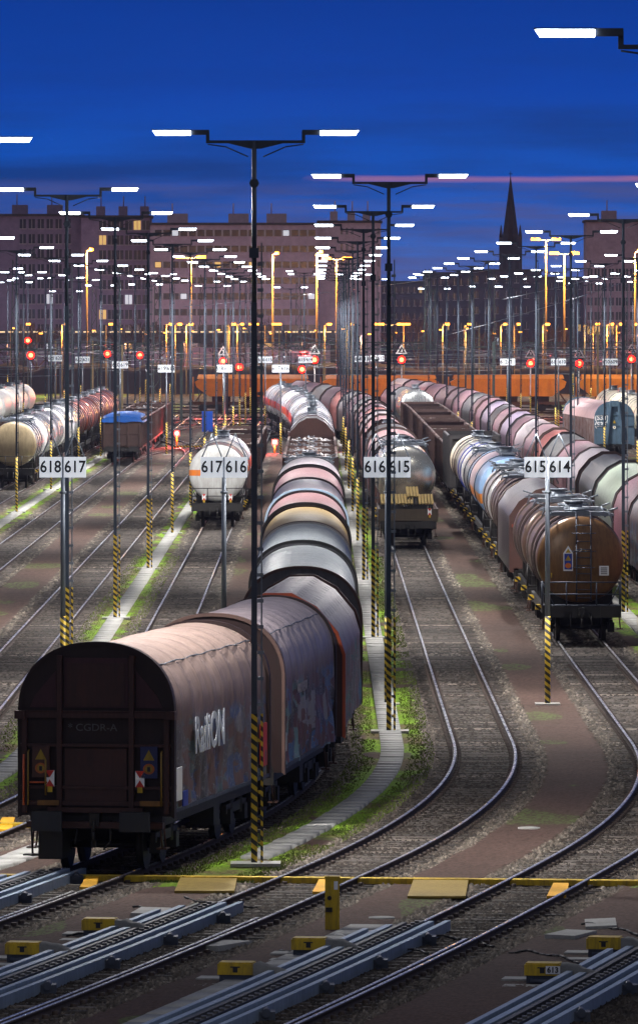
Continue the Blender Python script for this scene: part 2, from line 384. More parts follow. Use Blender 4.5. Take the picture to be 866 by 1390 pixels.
def prof_round(W=1.47,zb=1.12,zs=3.05,zt=4.42,n=34,p=2.25):
    pts=[]; k=7
    for i in range(k): pts.append((-W,zb+(zs-zb)*i/k))
    for i in range(n+1):
        t=PI*i/n; c=math.cos(t); s=math.sin(t)
        pts.append((-W*math.copysign(abs(c)**(2/p),c),zs+(zt-zs)*s**(2/p)))
    for i in range(k-1,-1,-1): pts.append((W,zb+(zs-zb)*i/k))
    return pts
def prof_poly(corners,step=.22):
    pts=[]
    for a,b in zip(corners[:-1],corners[1:]):
        n=max(1,int(math.dist(a,b)/step))
        for i in range(n): pts.append((a[0]+(b[0]-a[0])*i/n,a[1]+(b[1]-a[1])*i/n))
    pts.append(corners[-1]); return pts
HOOD=prof_poly([(-1.48,1.1),(-1.48,2.95),(-1.32,3.45),(-.85,4.02),(-.3,4.33),(.3,4.33),(.85,4.02),(1.32,3.45),(1.48,2.95),(1.48,1.1)])
GAB=prof_poly([(-1.46,1.1),(-1.46,3.2),(-1.1,3.75),(-.45,4.2),(0,4.3),(.45,4.2),(1.1,3.75),(1.46,3.2),(1.46,1.1)])
RND=prof_round()
def hood_mesh(L,prof,rib,amp,wr,step,y0=.12,seed=0):
    ys=np.arange(y0,L-y0+1e-6,step); ys=np.append(ys,L-y0) if ys[-1]<L-y0-.01 else ys
    P=np.array(prof); T=np.gradient(P,axis=0); l=np.hypot(T[:,0],T[:,1]); nx=-T[:,1]/l; nz=T[:,0]/l
    # outward normal
    sgn=np.sign((nx*P[:,0]+nz*(P[:,1]-2.4))); nx=nx*sgn; nz=nz*sgn
    Y=np.repeat(ys[:,None],len(P),1); ph=(Y-y0)/rib
    sag=-amp*(np.abs(np.sin(PI*ph))**.7)
    s=np.cumsum(l)[None,:]+0*Y
    w=(vnoise(Y+seed*7,s,1.1,21)-.5)*wr*1.6+(vnoise(Y*2.5+seed,s*.8,1.7,22)-.5)*wr
    low=np.clip((2.9-P[:,1])/1.2,0,1)[None,:]; w=w*(.4+1.3*low)+low*wr*.5*np.sin(Y*9+np.sin(s*2)*1.5)
    off=sag+w
    V=np.zeros((len(ys),len(P),3)); V[...,0]=P[:,0]+nx*off; V[...,1]=Y; V[...,2]=P[:,1]+nz*off
    n=len(P); idx=np.arange(len(ys)*n).reshape(len(ys),n)
    Q=np.stack([idx[:-1,:-1],idx[:-1,1:],idx[1:,1:],idx[1:,:-1]],-1).reshape(-1,4)
    return V.reshape(-1,3),Q
def tarp_mat(name,top,side,graf=None,rough=.5,rib=1.3,seed=0,dots=False):
    if name in MC: return MC[name]
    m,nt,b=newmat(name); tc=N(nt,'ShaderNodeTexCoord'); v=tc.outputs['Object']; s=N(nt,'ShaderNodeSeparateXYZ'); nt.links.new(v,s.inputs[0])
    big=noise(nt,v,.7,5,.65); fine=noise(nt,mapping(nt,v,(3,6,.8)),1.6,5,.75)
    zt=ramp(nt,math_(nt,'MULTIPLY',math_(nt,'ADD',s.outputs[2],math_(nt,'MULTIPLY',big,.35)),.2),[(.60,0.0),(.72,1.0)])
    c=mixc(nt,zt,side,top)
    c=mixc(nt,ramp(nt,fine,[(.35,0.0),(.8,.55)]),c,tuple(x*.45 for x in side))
    ph=math_(nt,'FRACT',math_(nt,'DIVIDE',math_(nt,'SUBTRACT',s.outputs[1],.12),rib))
    seam=math_(nt,'LESS_THAN',math_(nt,'ABSOLUTE',math_(nt,'SUBTRACT',ph,.5)),.46)
    c=mixc(nt,math_(nt,'MULTIPLY',math_(nt,'SUBTRACT',1,seam),.45),c,tuple(x*.35 for x in top))
    if dots:
        d=math_(nt,'LESS_THAN',math_(nt,'FRACT',math_(nt,'MULTIPLY',s.outputs[1],2.6)),.35)
        e=math_(nt,'LESS_THAN',math_(nt,'FRACT',math_(nt,'MULTIPLY',s.outputs[0],3.2)),.4)
        hi=math_(nt,'GREATER_THAN',s.outputs[2],3.5)
        c=mixc(nt,math_(nt,'MULTIPLY',math_(nt,'MULTIPLY',d,e),math_(nt,'MULTIPLY',hi,.5)),c,(.09,.075,.085))
    if graf:
        vo=N(nt,'ShaderNodeTexVoronoi'); vo.inputs['Scale'].default_value=1.4; nt.links.new(mapping(nt,v,(1,.55,1.2),(seed,seed,0)),vo.inputs['Vector'])
        wv=noise(nt,mapping(nt,v,(1,.8,1.6),(seed*3,0,0)),1.5,3,.6)
        mask=math_(nt,'MULTIPLY',ramp(nt,wv,[(.47,0.0),(.50,1.0)]),ramp(nt,math_(nt,'MULTIPLY',s.outputs[2],.2),[(.26,1.0),(.56,.9),(.60,0.0)]))
        gc=ramp(nt,N_sep(nt,vo.outputs['Color']),[(.0,graf[0]),(.3,graf[1]),(.55,graf[2]),(.8,graf[3])])
        gc.node.color_ramp.interpolation='CONSTANT'
        line=ramp(nt,noise(nt,mapping(nt,v,(1,2,2)),2.1,2),[(.485,0.0),(.5,1.0),(.515,0.0)])
        gc=mixc(nt,line,gc,(.35,.37,.4))
        c=mixc(nt,math_(nt,'MULTIPLY',mask,.8),c,gc)
    nt.links.new(c,b.inputs['Base Color']); nt.links.new(math_(nt,'ADD',math_(nt,'MULTIPLY',fine,.3),rough-.15),b.inputs['Roughness'])
    bp=N(nt,'ShaderNodeBump'); bp.inputs['Strength'].default_value=.75; bp.inputs['Distance'].default_value=.05
    nt.links.new(noise(nt,mapping(nt,v,(1,2.5,1)),3,5),bp.inputs['Height']); nt.links.new(bp.outputs[0],b.inputs['Normal'])
    MC[name]=m; return m
def N_sep(nt,c):
    n=N(nt,'ShaderNodeSeparateColor'); nt.links.new(c,n.inputs[0]); return n.outputs[0]
def end_wall(root,L,prof,mat,near=True,both=True,rim=None,grow=.03):
    P=[(x*(1+grow/1.5),z+(grow if z>2 else -grow)) for x,z in prof]
    for k,(ya,yb) in enumerate(((0.0,.14),(L-.14,L))):
        mb=MB(); mb.prism(P,ya,yb); mb.build('end_wall',mat,root)
    if rim:
        mb=MB(); i=[(x*1.0,z) for x,z in P if z>1.0]; o_=[(x*1.045,2.4+(z-2.4)*1.035) for x,z in i]
        rg=[[(a[0],y,a[1]) for a in i] for y in ()]
        for j in range(len(i)-1):
            y0,y1=-.03,.2
            mb.quad([(i[j][0],y0,i[j][1]),(i[j+1][0],y0,i[j+1][1]),(o_[j+1][0],y0,o_[j+1][1]),(o_[j][0],y0,o_[j][1])])
            mb.quad([(o_[j][0],y0,o_[j][1]),(o_[j+1][0],y0,o_[j+1][1]),(o_[j+1][0],y1,o_[j+1][1]),(o_[j][0],y1,o_[j][1])],smooth=True)
            mb.quad([(i[j][0],y1,i[j][1]),(i[j+1][0],y1,i[j+1][1]),(o_[j+1][0],y1,o_[j+1][1]),(o_[j][0],y1,o_[j][1])])
        mb.build('end_arch',rim,root)
def tail_plates(root,z=1.75,x=.95,y=-.05):
    for s in (-1,1):
        mb=MB(); mb.box(s*x-.09,s*x+.09,y-.02,y,z-.16,z+.16,0)
        yy=y-.023
        for q in (1,-1): mb.quad([(s*x-.09,yy,z+q*.16),(s*x+.09,yy,z+q*.16),(s*x,yy,z+q*.02)],1)
        mb.quad([(s*x-.05,yy,z-.16),(s*x+.05,yy,z-.16),(s*x,yy,z-.26)],2)
        mb.box(s*x-.05,s*x+.05,y-.02,y,z-.27,z-.17,2)
        mb.build('tail_marker',[signw,redp,yellow],root)
def place(o,u,y0,L):
    ya=y0+2; yb=y0+L-2; xa=float(TX(u,ya)); xb=float(TX(u,yb)); a=math.atan((xb-xa)/(yb-ya))
    o.location=(xa-2*math.sin(a),ya-2*math.cos(a),0); o.rotation_euler=(0,0,-a)
WC={}
def tarp_wagon(u,y0,L,prof,mat,endm,label,rib=1.3,amp=.06,wr=.03,rim=None,det=2,step=None,group='covered wagons',name='tarpaulin_wagon',cat='freight wagon',seed=0):
    key=('t',L,id(prof),mat.name,endm.name,rim.name if rim else None,det)
    if key in WC: root=copy_tree(WC[key])
    else:
        root=empty(name); 
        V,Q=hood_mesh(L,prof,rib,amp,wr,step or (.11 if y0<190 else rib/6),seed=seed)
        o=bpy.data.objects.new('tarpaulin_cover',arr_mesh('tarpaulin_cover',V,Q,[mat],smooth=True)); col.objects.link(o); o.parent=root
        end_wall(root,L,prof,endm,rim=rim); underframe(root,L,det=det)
        WC[key]=root
    place(root,u,y0,L); tag(root,label,cat,group); return root
def tank_wagon(u,y0,L,mat,label,Rr=1.42,zc=2.75,rings=(),ringm=None,endm=None,ladder=False,rails=True,platform=False,catwalk=True,det=2,group='tank wagons',plates=False,dome=.42,name='tank_wagon'):
    key=('k',L,mat.name,Rr,zc,tuple(rings),ladder,platform,det,plates)
    if key in WC: root=copy_tree(WC[key])
    else:
        root=empty(name); ya=.95 if rails else .45; yb=L-ya
        prof=[]; nd=9
        for i in range(nd): t=PI/2*i/nd; prof.append((ya+dome*(1-math.sin(t)) if 0 else ya+dome*(1-math.sin(t)),Rr*math.cos(t)))
        prof=prof[::-1]                      # from pole to full radius
        prof=[(ya+dome*(1-math.cos(PI/2*i/nd)),Rr*math.sin(PI/2*i/nd)) for i in range(1,nd+1)]
        n=52; rg=[[(0+1e-3*math.cos(2*PI*k/n),ya,zc+1e-3*math.sin(2*PI*k/n)) for k in range(n)]]
        full=prof+[(ya+dome+(yb-ya-2*dome)*i/6,Rr) for i in range(1,6)]+[(yb-(p[0]-ya),p[1]) for p in prof[::-1]]
        for (yy,r) in full: rg.append([(r*math.cos(2*PI*k/n),yy,zc+r*math.sin(2*PI*k/n)) for k in range(n)])
        mb=MB(); mb.loft(rg,mf=lambda k,i:(1 if (endm and k<nd-1) else 0)); mb.quad(rg[0]); mb.build('tank',[mat,endm or mat],root)
        for yy,w,ex in [(r[0],r[1],r[2]) for r in rings]:
            mb=MB()
            rr=[[((Rr+e)*math.cos(2*PI*k/n),y_,zc+(Rr+e)*math.sin(2*PI*k/n)) for k in range(n)] for y_,e in ((yy,-.01),(yy,ex),(yy+w,ex),(yy+w,-.01))]
            mb.loft(rr,smooth=False); mb.build('tank_band',ringm or darksteel,root)
        for yy in (1.9,L*.35,L*.65,L-2.2):
            mb=MB(); mb.box(-1.1,1.1,yy,yy+.22,1.1,zc-Rr*.55); mb.build('tank_saddle',black,root)
        if catwalk:
            mb=MB(); cw=.3; zt=zc+Rr+.08
            for k in range(int((L*.5)/.12)): mb.box(-cw,cw,L*.25+k*.12,L*.25+k*.12+.08,zt,zt+.03)
            for s in (-1,1): mb.box(s*cw-.02,s*cw+.02,L*.25,L*.75,zt-.05,zt+.04)
            mb.cyl((0,L*.5-.3,zc+Rr-.1),(0,L*.5-.3,zc+Rr+.3),.3,14); mb.cyl((0,L*.5-.3,zc+Rr+.3),(0,L*.5-.3,zc+Rr+.36),.36,14)
            mb.build('catwalk',steel,root)
        if platform:
            for yy in (ya+.5,L*.5):
                mb=MB(); zt=zc+Rr+.07
                mb.prism([(-1.15,zt-.02),(-.85,zt+.06),(.85,zt+.06),(1.15,zt-.02),(1.15,zt-.07),(-1.15,zt-.07)],yy,yy+1.1)
                for s in (-1,1): mb.path([(s*1.1,yy,zt-.3),(s*.95,yy,zt+.1),(s*1.25,yy-.2,zt+.2)],.03)
                mb.cyl((0,yy+.5,zt),(0,yy+.5,zt+.2),.32,14); mb.path([(-.5,yy+.1,zt+.12),(.5,yy+.1,zt+.16),(.55,yy+.9,zt+.12),(-.5,yy+.9,zt+.15),(-.5,yy+.1,zt+.12)],.03)
                mb.build('top_platform',steel,root)
        if ladder:
            mb=MB()
            for s in (-1,1): mb.path([(.1+s*.24,ya-.12,1.35),(.1+s*.24,ya-.12,zc+.5),(.1+s*.24,ya+.1,zc+Rr-.1),(.1+s*.24,ya+.5,zc+Rr+.1)],.025)
            z=1.45
            while z<zc+Rr-.1: mb.cyl((-.14,ya-.12,z),(.34,ya-.12,z),.018,6); z+=.27
            for z,rr in ((zc+.9,.4),(zc+.3,.4),(zc-.25,.36)):
                mb.path([(.1+rr*math.cos(t),ya-.12-rr*1.2*math.sin(t),z) for t in np.linspace(0,PI,9)],.016)
            mb.build('ladder',darksteel,root)
        if rails:
            mb=MB(); z0=1.2
            for z in (2.0,1.6): mb.path([(-1.3,.08,z),(1.3,.08,z)],.025)
            for x in (-1.3,-.5,.5,1.3): mb.path([(x,.08,z0),(x,.08,2.0)],.025)
            mb.path([(-1.3,.08,2.0),(-.9,.08,z0)],.02); mb.path([(1.3,.08,2.0),(.9,.08,z0)],.02)
            mb.box(-1.3,1.3,.0,.95,1.2,1.235)
            for s in (-1,1): mb.path([(s*1.3,.08,2.0),(s*1.3,.9,2.0),(s*1.3,.9,1.2)],.025)
            mb.build('end_railing',black if not ladder else darksteel,root)
        if plates: tail_plates(root,1.55,.68,.05)
        underframe(root,L,det=det)
        # side platforms with warning stripes
        if det>=2:
            mb=MB()
            for yy in (3.4,L-3.8):
                for s in (-1,1): mb.box(s*1.32-.12,s*1.32+.12,yy,yy+.5,.95,1.12)
            mb.build('brake_panel',STR,root)
        WC[key]=root
    place(root,u,y0,L); tag(root,label,'tank wagon',group); return root
def gondola(u,y0,L,mat,label,load=None,top=3.15,det=2,tarp=None,group='open wagons',lm=None):
    key=('g',L,mat.name,load,top,det,tarp)
    if key in WC: root=copy_tree(WC[key])
    else:
        root=empty('open_wagon')
        for s in (-1,1):
            mb=MB(); x=s*1.42; mb.box(min(x,x-s*.06),max(x,x-s*.06),0.05,L-.05,1.15,top); mb.box(x-.07,x+.07,0,L,top,top+.09)
            y=.1
            while y<L: mb.box(min(x,x+s*.1),max(x,x+s*.1),y,y+.1,1.15,top); y+=(L-.3)/9
            mb.box(min(x,x+s*.09),max(x,x+s*.09),.05,L-.05,1.12,1.22)
            mb.build('side_wall',mat,root)
        for yy in (0,L-.08):
            mb=MB(); d=-1 if yy==0 else 1
            mb.box(-1.36,1.36,yy+.0,yy+.08,1.15,top); e=yy if d<0 else yy+.08
            mb.box(-1.4,1.4,min(e,e+d*.07),max(e,e+d*.07),top-.12,top+.08)
            for x in (-1.3,-.45,.45,1.3): mb.box(x-.06,x+.06,min(e,e+d*.1),max(e,e+d*.1),1.15,top-.12)
            mb.box(-1.36,1.36,min(e,e+d*.06),max(e,e+d*.06),2.1,2.2)
            mb.build('end_wall',mat,root)
        mb=MB(); mb.box(-1.36,1.36,.08,L-.08,1.1,1.2); mb.build('wagon_floor',mat,root)
        if load:
            rs=random.Random(4); mb=MB()
            if load=='scrap':
                mb.box(-1.35,1.35,.09,L-.09,1.2,top-.25,0)
                for k in range(int(L*45)):
                    x=rs.uniform(-1.2,1.2); y=rs.uniform(.3,L-.3); z=top-.25+rs.random()*.35*(1-abs(x)/1.6); a=rs.random()*PI; b_=rs.uniform(-.5,.5); l=rs.uniform(.15,.5)
                    mb.bar((x-l/2*math.cos(a),y-l/2*math.sin(a),z-b_*l/2),(x+l/2*math.cos(a),y+l/2*math.sin(a),z+b_*l/2),rs.uniform(.05,.3),rs.uniform(.02,.12),rs.randint(0,2))
                mb.build('scrap_load',[rust,steel,lm or rust],root)
            else:
                for k in range(11):
                    mb.box(-1.3+k*.24,-1.3+k*.24+.2,.3,L-.3,1.2,top-.1-rs.random()*.1,k%2)
                mb.build('timber_load',[rust,wood],root)
        if tarp:
            V=[];n=14;m=int(L/.5)
            rs=random.Random(3); rg=[]
            for j in range(m+1):
                y=-.12+(L+.24)*j/m; ring=[]
                for i in range(n+1):
                    x=-1.56+3.12*i/n; e=abs(i-n/2)/(n/2); z=top+.12+.25*(1-e*e)+rs.uniform(-.03,.03)+.05*math.sin(j*1.7)
                    if i in (0,n): z=top-.25+rs.uniform(-.07,.05)
                    if j in (0,m) and i not in (0,n): z-=.12
                    ring.append((x,y,z))
                rg.append(ring)
            mb=MB(); mb.loft(rg,closed=False)
            for ring,d in ((rg[0],-1),(rg[-1],1)):
                low=[(p[0],p[1]+d*.03,top-.2+rs.uniform(-.06,.06)) for p in ring]; mb.loft([ring,low],closed=False)
            mb.build('tarpaulin',tarp_blue,root)
        underframe(root,L,det=det); WC[key]=root
    place(root,u,y0,L); tag(root,label,'open wagon',group); return root

EB=paint('dark oxide end wall',(.020,.007,.007),.55,.1,.5,(.008,.005,.005))
EB2=paint('brown end wall',(.065,.024,.018),.6,0,.4)
EG=paint('grey end wall',(.10,.10,.11),.6,0,.4)
tarp_blue=paint('blue tarpaulin',(.01,.10,.42),.35,0,.2,(.01,.05,.2),.5,False)
T1=tarp_mat('brown tarpaulin',(.27,.195,.165),(.155,.095,.09),((.10,.11,.13),(.05,.10,.22),(.16,.16,.18),(.08,.15,.17)),.5,1.25,1)
T2=tarp_mat('mauve tarpaulin',(.44,.37,.39),(.17,.085,.095),((.05,.06,.08),(.06,.16,.34),(.16,.30,.32),(.30,.30,.34)),.42,1.2,4)  # top colour lightened to carry the lamp highlight on the roof
T3=tarp_mat('pale perforated tarpaulin',(.60,.54,.53),(.22,.13,.15),((.10,.12,.14),(.08,.24,.34),(.16,.17,.18),(.05,.20,.18)),.42,1.2,9,dots=True)  # bright top colour includes the whitish lamp highlight along the crest
T4=tarp_mat('slate grey tarpaulin',(.15,.165,.175),(.10,.115,.13),None,.42,1.0,2)
T5=tarp_mat('olive gold tarpaulin',(.24,.155,.035),(.16,.10,.03),None,.5,3.0,3)
T6=tarp_mat('pink grey tarpaulin',(.27,.15,.155),(.17,.08,.09),None,.45,2.5,5)  # pink tint carries the red signal light on the covers
T7=tarp_mat('white tarpaulin',(.42,.38,.40),(.25,.17,.20),None,.4,1.6,6)
T8=tarp_mat('charcoal tarpaulin',(.08,.08,.083),(.055,.05,.055),None,.45,2.2,7)
T9=tarp_mat('dark mauve tarpaulin',(.19,.105,.125),(.14,.055,.075),None,.45,2.6,8)  # mauve reddened to hold red signal light in the colour
T10=tarp_mat('pale green tarpaulin',(.30,.36,.28),(.10,.11,.10),None,.45,2.6,8)
T11=tarp_mat('faded lilac tarpaulin',(.27,.21,.31),(.15,.10,.15),None,.45,2.6,8)
T12=tarp_mat('red oxide hood',(.20,.055,.045),(.17,.05,.045),None,.45,2.6,8)
LB=paint('pale blue arch',(.42,.55,.70),.5,0,.1); OR=paint('orange red arch',(.50,.085,.025),.55,0,.25); DK=paint('dark rubber arch',(.02,.02,.022),.6,0,.1)
BR=paint('brown arch',(.10,.055,.045),.6,0,.4)

# centre train ------------------------------------------------------------
CU=-.45
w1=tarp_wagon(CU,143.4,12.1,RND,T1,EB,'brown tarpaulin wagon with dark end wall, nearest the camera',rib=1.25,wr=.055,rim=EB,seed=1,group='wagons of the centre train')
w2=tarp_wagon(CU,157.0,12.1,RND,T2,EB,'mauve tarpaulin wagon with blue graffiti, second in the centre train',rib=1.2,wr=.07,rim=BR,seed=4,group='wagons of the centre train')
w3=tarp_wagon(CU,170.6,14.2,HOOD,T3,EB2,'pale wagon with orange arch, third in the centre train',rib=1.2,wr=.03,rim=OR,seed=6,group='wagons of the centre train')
y=186.3
cen=[(T4,EG,BR,20.2,'slate grey tarpaulin wagon just behind the pale orange-arched wagon'),(T4,EG,DK,20.2,'slate grey wagon, right in front of the olive gold wagon'),(T5,EB,None,18.6,'olive gold wagon in the centre train'),
     (T6,EB,DK,18.6,'pink grey wagon behind the olive gold one'),(T7,EB,LB,20.2,'white wagon with pale blue arch in the centre train'),(T6,EB,None,20.2,'pink grey wagon behind the white blue-arched wagon'),(T7,EG,DK,20.2,'white wagon next to the silver tank of the centre train')]
y+=0
for m,e,rm,L,lb in cen:
    tarp_wagon(CU,y,L,RND,m,e,lb,rib=1.0 if m is T4 else 2.4,amp=.03,wr=.015,rim=rm,group='wagons of the centre train'); y+=L+1.25
silver=paint('polished aluminium',(.50,.52,.52),.28,.85,.25,(.12,.10,.09))
silverw=paint('dull silver paint',(.45,.44,.43),.38,.4,.35,(.12,.08,.07))
brownT=paint('brown tank paint',(.20,.10,.035),.34,.15,.55,(.04,.022,.014))
brownS=paint('brown tank barrel',(.12,.075,.055),.33,.3,.5,(.03,.02,.016))
cream=paint('cream tank paint',(.55,.50,.38),.4,0,.3); blackT=paint('black tank paint',(.02,.02,.022),.3,0,.2)
whiteT=paint('white tank paint',(.62,.62,.60),.35,0,.25,(.25,.18,.16))
bluewh=paint('pale blue tank paint',(.24,.42,.66),.3,0,.2,(.15,.15,.18))
tanm=paint('tan tank paint',(.38,.30,.18),.35,.1,.4)
redbr=paint('red brown tank paint',(.22,.06,.045),.3,.2,.3)
def striped(name,base,stripe,z0,z1,base2=None,yb=None):
    m,nt,b=newmat(name); tc=N(nt,'ShaderNodeTexCoord'); s=N(nt,'ShaderNodeSeparateXYZ'); nt.links.new(tc.outputs['Object'],s.inputs[0])
    f=math_(nt,'MULTIPLY',math_(nt,'GREATER_THAN',s.outputs[2],z0),math_(nt,'LESS_THAN',s.outputs[2],z1))
    d=ramp(nt,noise(nt,mapping(nt,tc.outputs['Object'],(5,5,.8)),1.3,5,.7),[(.4,0.0),(.8,.5)])
    bb=base
    if base2: 
        bb=mixc(nt,math_(nt,'MULTIPLY',math_(nt,'GREATER_THAN',s.outputs[2],2.6),math_(nt,'MULTIPLY',math_(nt,'GREATER_THAN',s.outputs[1],yb[0]),math_(nt,'LESS_THAN',s.outputs[1],yb[1]))),base,base2)
    c=mixc(nt,d,mixc(nt,f,bb,stripe),(.2,.14,.12)); nt.links.new(c,b.inputs['Base Color']); b.inputs['Roughness'].default_value=.33; return m
SW=striped('white tank with orange stripe',(.64,.65,.63),(.80,.22,.03),2.62,2.92,(.24,.11,.085),(2.6,7.5))
SB=striped('pale blue tank with orange stripe',(.26,.44,.70),(.75,.25,.03),2.3,2.75,(.55,.42,.45),(11,20))
tank_wagon(CU,y,17,silver,'silver tank wagon in front of the scrap-filled wagon',platform=True,group='wagons of the centre train',Rr=1.35); y+=18.3
oxide=paint('brown oxide wagon paint',(.060,.030,.025),.6,.05,.45,(.04,.025,.02))
greyscrap=paint('pale scrap',(.35,.33,.33),.4,.6,.4)
y=max(y,392)
while y<455: 
    gondola(CU,y,15.2,oxide,'brown open wagon of scrap, %s of four in the centre train'%ORD[int((y-392)//16.4)],'scrap',det=1,lm=greyscrap); y+=16.4
tarp_wagon(CU,y+1,14,HOOD,T8,EB2,'dark hooded wagon behind the scrap wagons of the centre train',rib=2.5,det=1,group='wagons of the centre train'); y+=16.5
RW=striped('grey tank with red stripe',(.50,.51,.56),(.62,.07,.03),2.5,3.1)
for k,(yy) in enumerate(range(int(y)+2,680,19)):
    tank_wagon(CU,yy,17.6,RW,['grey tank wagon with red stripe','second red-striped grey tank wagon','third red-striped grey tank wagon','fourth red-striped grey tank wagon','fifth red-striped grey tank wagon','sixth red-striped grey tank wagon','seventh red-striped grey tank wagon','eighth red-striped grey tank wagon','ninth red-striped tank wagon','tenth red-striped tank wagon','eleventh red-striped tank wagon','twelfth red-striped tank wagon'][k]+' at the far end of the centre train',Rr=1.5,zc=2.8,det=1,rings=((4,.06,.03),(13,.06,.03)))

# details of the nearest wagon's end wall --------------------------------
def near_end(root):
    mb=MB()
    for x in (-1.42,-.72,.72,1.42): mb.box(x-.05,x+.05,-.12,-.005,1.15,3.1 if abs(x)>1 else (4.25))
    for z,h in ((3.02,.12),(3.12,.04),(2.45,.06),(1.62,.06),(1.3,.08)): mb.box(-1.5,1.5,-.09,-.006,z,z+h)
    mb.box(-.62,.62,-.05,-.004,1.35,2.42); mb.box(-.58,.58,-.03,-.004,3.25,4.1)
    for s in (-1,1): mb.box(s*1.5-.1,s*1.5+.1,-.2,.1,3.0,3.16); 
    mb.box(-.95,.95,-.14,-.004,1.16,1.26); mb.box(-1.36,1.36,-.2,0,.86,.98)
    mb.build('end_frame',paint('worn oxide posts',(.055,.019,.016),.45,.1,.5,(.012,.008,.008)),root)
    for xa,xb in ((-1.33,-.8),(-.64,.64),(.8,1.33)):
        m2=MB(); zt=3.62 if abs(xa+xb)>.5 else 4.2; m2.prism([(xa,3.22),(xb,3.22),(xb,zt if xa<.7 else 3.5),(xa,zt if xb>-.7 else 3.5)] if abs(xa+xb)<.5 else ([(xa,3.22),(xb,3.22),(xb,3.95),(xa+.1,3.45)] if xa<0 else [(xa,3.22),(xb,3.22),(xb-.1,3.45),(xa,3.95)]),-.02,-.004); m2.build('end_panel',paint('dull plum panel',(.06,.02,.026),.38,.2,.5,(.02,.008,.01)),root)
    mb=MB()
    for x in (-1.33,1.33): mb.path([(x,-.18,1.3),(x,-.18,2.35),(x,-.05,2.38)],.018)
    mb.path([(-.98,-.18,1.5),(-.98,-.18,2.2)],.018); mb.build('handrail',paint('dull yellow rail',(.25,.15,.02),.5),root)
    mb=MB(); mb.path([(-1.3,-.16,1.75),(-.95,-.16,1.75)],.02); mb.path([(-1.42,-.17,1.3),(-1.42,-.17,2.3)],.02); mb.build('handrail',OR,root)
    for s in (-1,1):
        mb=MB(); x=s*1.08; z=2.17; mb.box(x-.17,x+.17,-.16,-.13,z-.32,z+.3,0 if s>0 else 1); y_=-.166
        mb.quad([(x-.11,y_,z+.03),(x+.11,y_,z+.03),(x,y_,z+.24)],2)
        c=[(x+.115*math.cos(t),y_,z-.14+.105*math.sin(t)) for t in np.linspace(0,2*PI,20)[:-1]]; mb.quad(c,3)
        c=[(x+.075*math.cos(t),y_-.003,z-.14+.07*math.sin(t)) for t in np.linspace(0,2*PI,20)[:-1]]; mb.quad(c,2)
        mb.box(x-.03,x+.03,y_-.01,y_-.004,z-.19,z-.1,4)
        mb.build('warning_sign',[paint('shaded blue plate',(.012,.02,.10),.5),EB2,paint('shaded yellow',(.30,.20,.01),.5),paint('shaded orange',(.36,.09,.015),.5),ink],root)  # sign colours darkened to carry the dimness of the unlit end wall
    tail_plates(root,1.83,.9,-.14)
    text(root,'* CGDR-A',.2,paint('faded chalk',(.10,.10,.105),.8),(-.05,-.125,2.83),sx=1.1)
    for s in (-1,1):
        mb=MB(); mb.box(s*.875-.3,s*.875+.3,-.62,-.56,.82,1.2); mb.build('buffer_plate',paint('grey buffer',(.035,.038,.045),.5,.3,.3),root)
    mb=MB(); mb.box(-1.15,-.72,-.16,-.13,1.3,1.4); mb.box(.9,1.35,-.16,-.13,1.3,1.4); mb.build('hazard_plate',paint('shaded amber',(.22,.10,.02),.6),root)  # amber darkened the same way for the unlit end
    mb=MB(); mb.path([(-1.28,-.1,.9),(-1.25,-.12,.35)],.02); mb.box(-1.42,-1.08,-.25,.0,.31,.34); mb.box(-1.1,-.62,-.3,.3,.25,.8); mb.build('step',black,root)
near_end(w1)
ltr=paint('white lettering',(.62,.66,.72),.5,0,.15)
text(w1,'RailiON',1.0,ltr,(1.535,4.3,2.5),(PI/2,0,PI/2),sx=1.08,bold=.03)
text(w2,'Transwaggon',.42,paint('pale lettering',(.34,.30,.34),.5),(1.485,4.4,2.75),(PI/2,0,PI/2),sx=1.0,bold=.01)
mb=MB(); mb.box(1.47,1.5,.45,1.25,1.35,2.0,0); mb.box(1.475,1.505,1.35,1.9,1.2,1.5,1); mb.build('data_panel',[signw,bluep],w1)
mb=MB(); mb.box(1.475,1.5,.5,1.0,1.5,1.9,0); mb.build('data_panel',[signw],w2)
mb=MB(); mb.box(1.46,1.5,10.9,11.6,1.4,2.3,0); mb.build('door_panel',[redp],w1)
# mid-height seam batten of the near tarpaulins
for w in (w1,w2):
    mb=MB(); mb.box(1.46,1.495,.2,11.9,1.13,1.2); mb.box(-1.495,-1.46,.2,11.9,1.13,1.2); mb.build('tarpaulin_lashing_rail',darksteel,w)

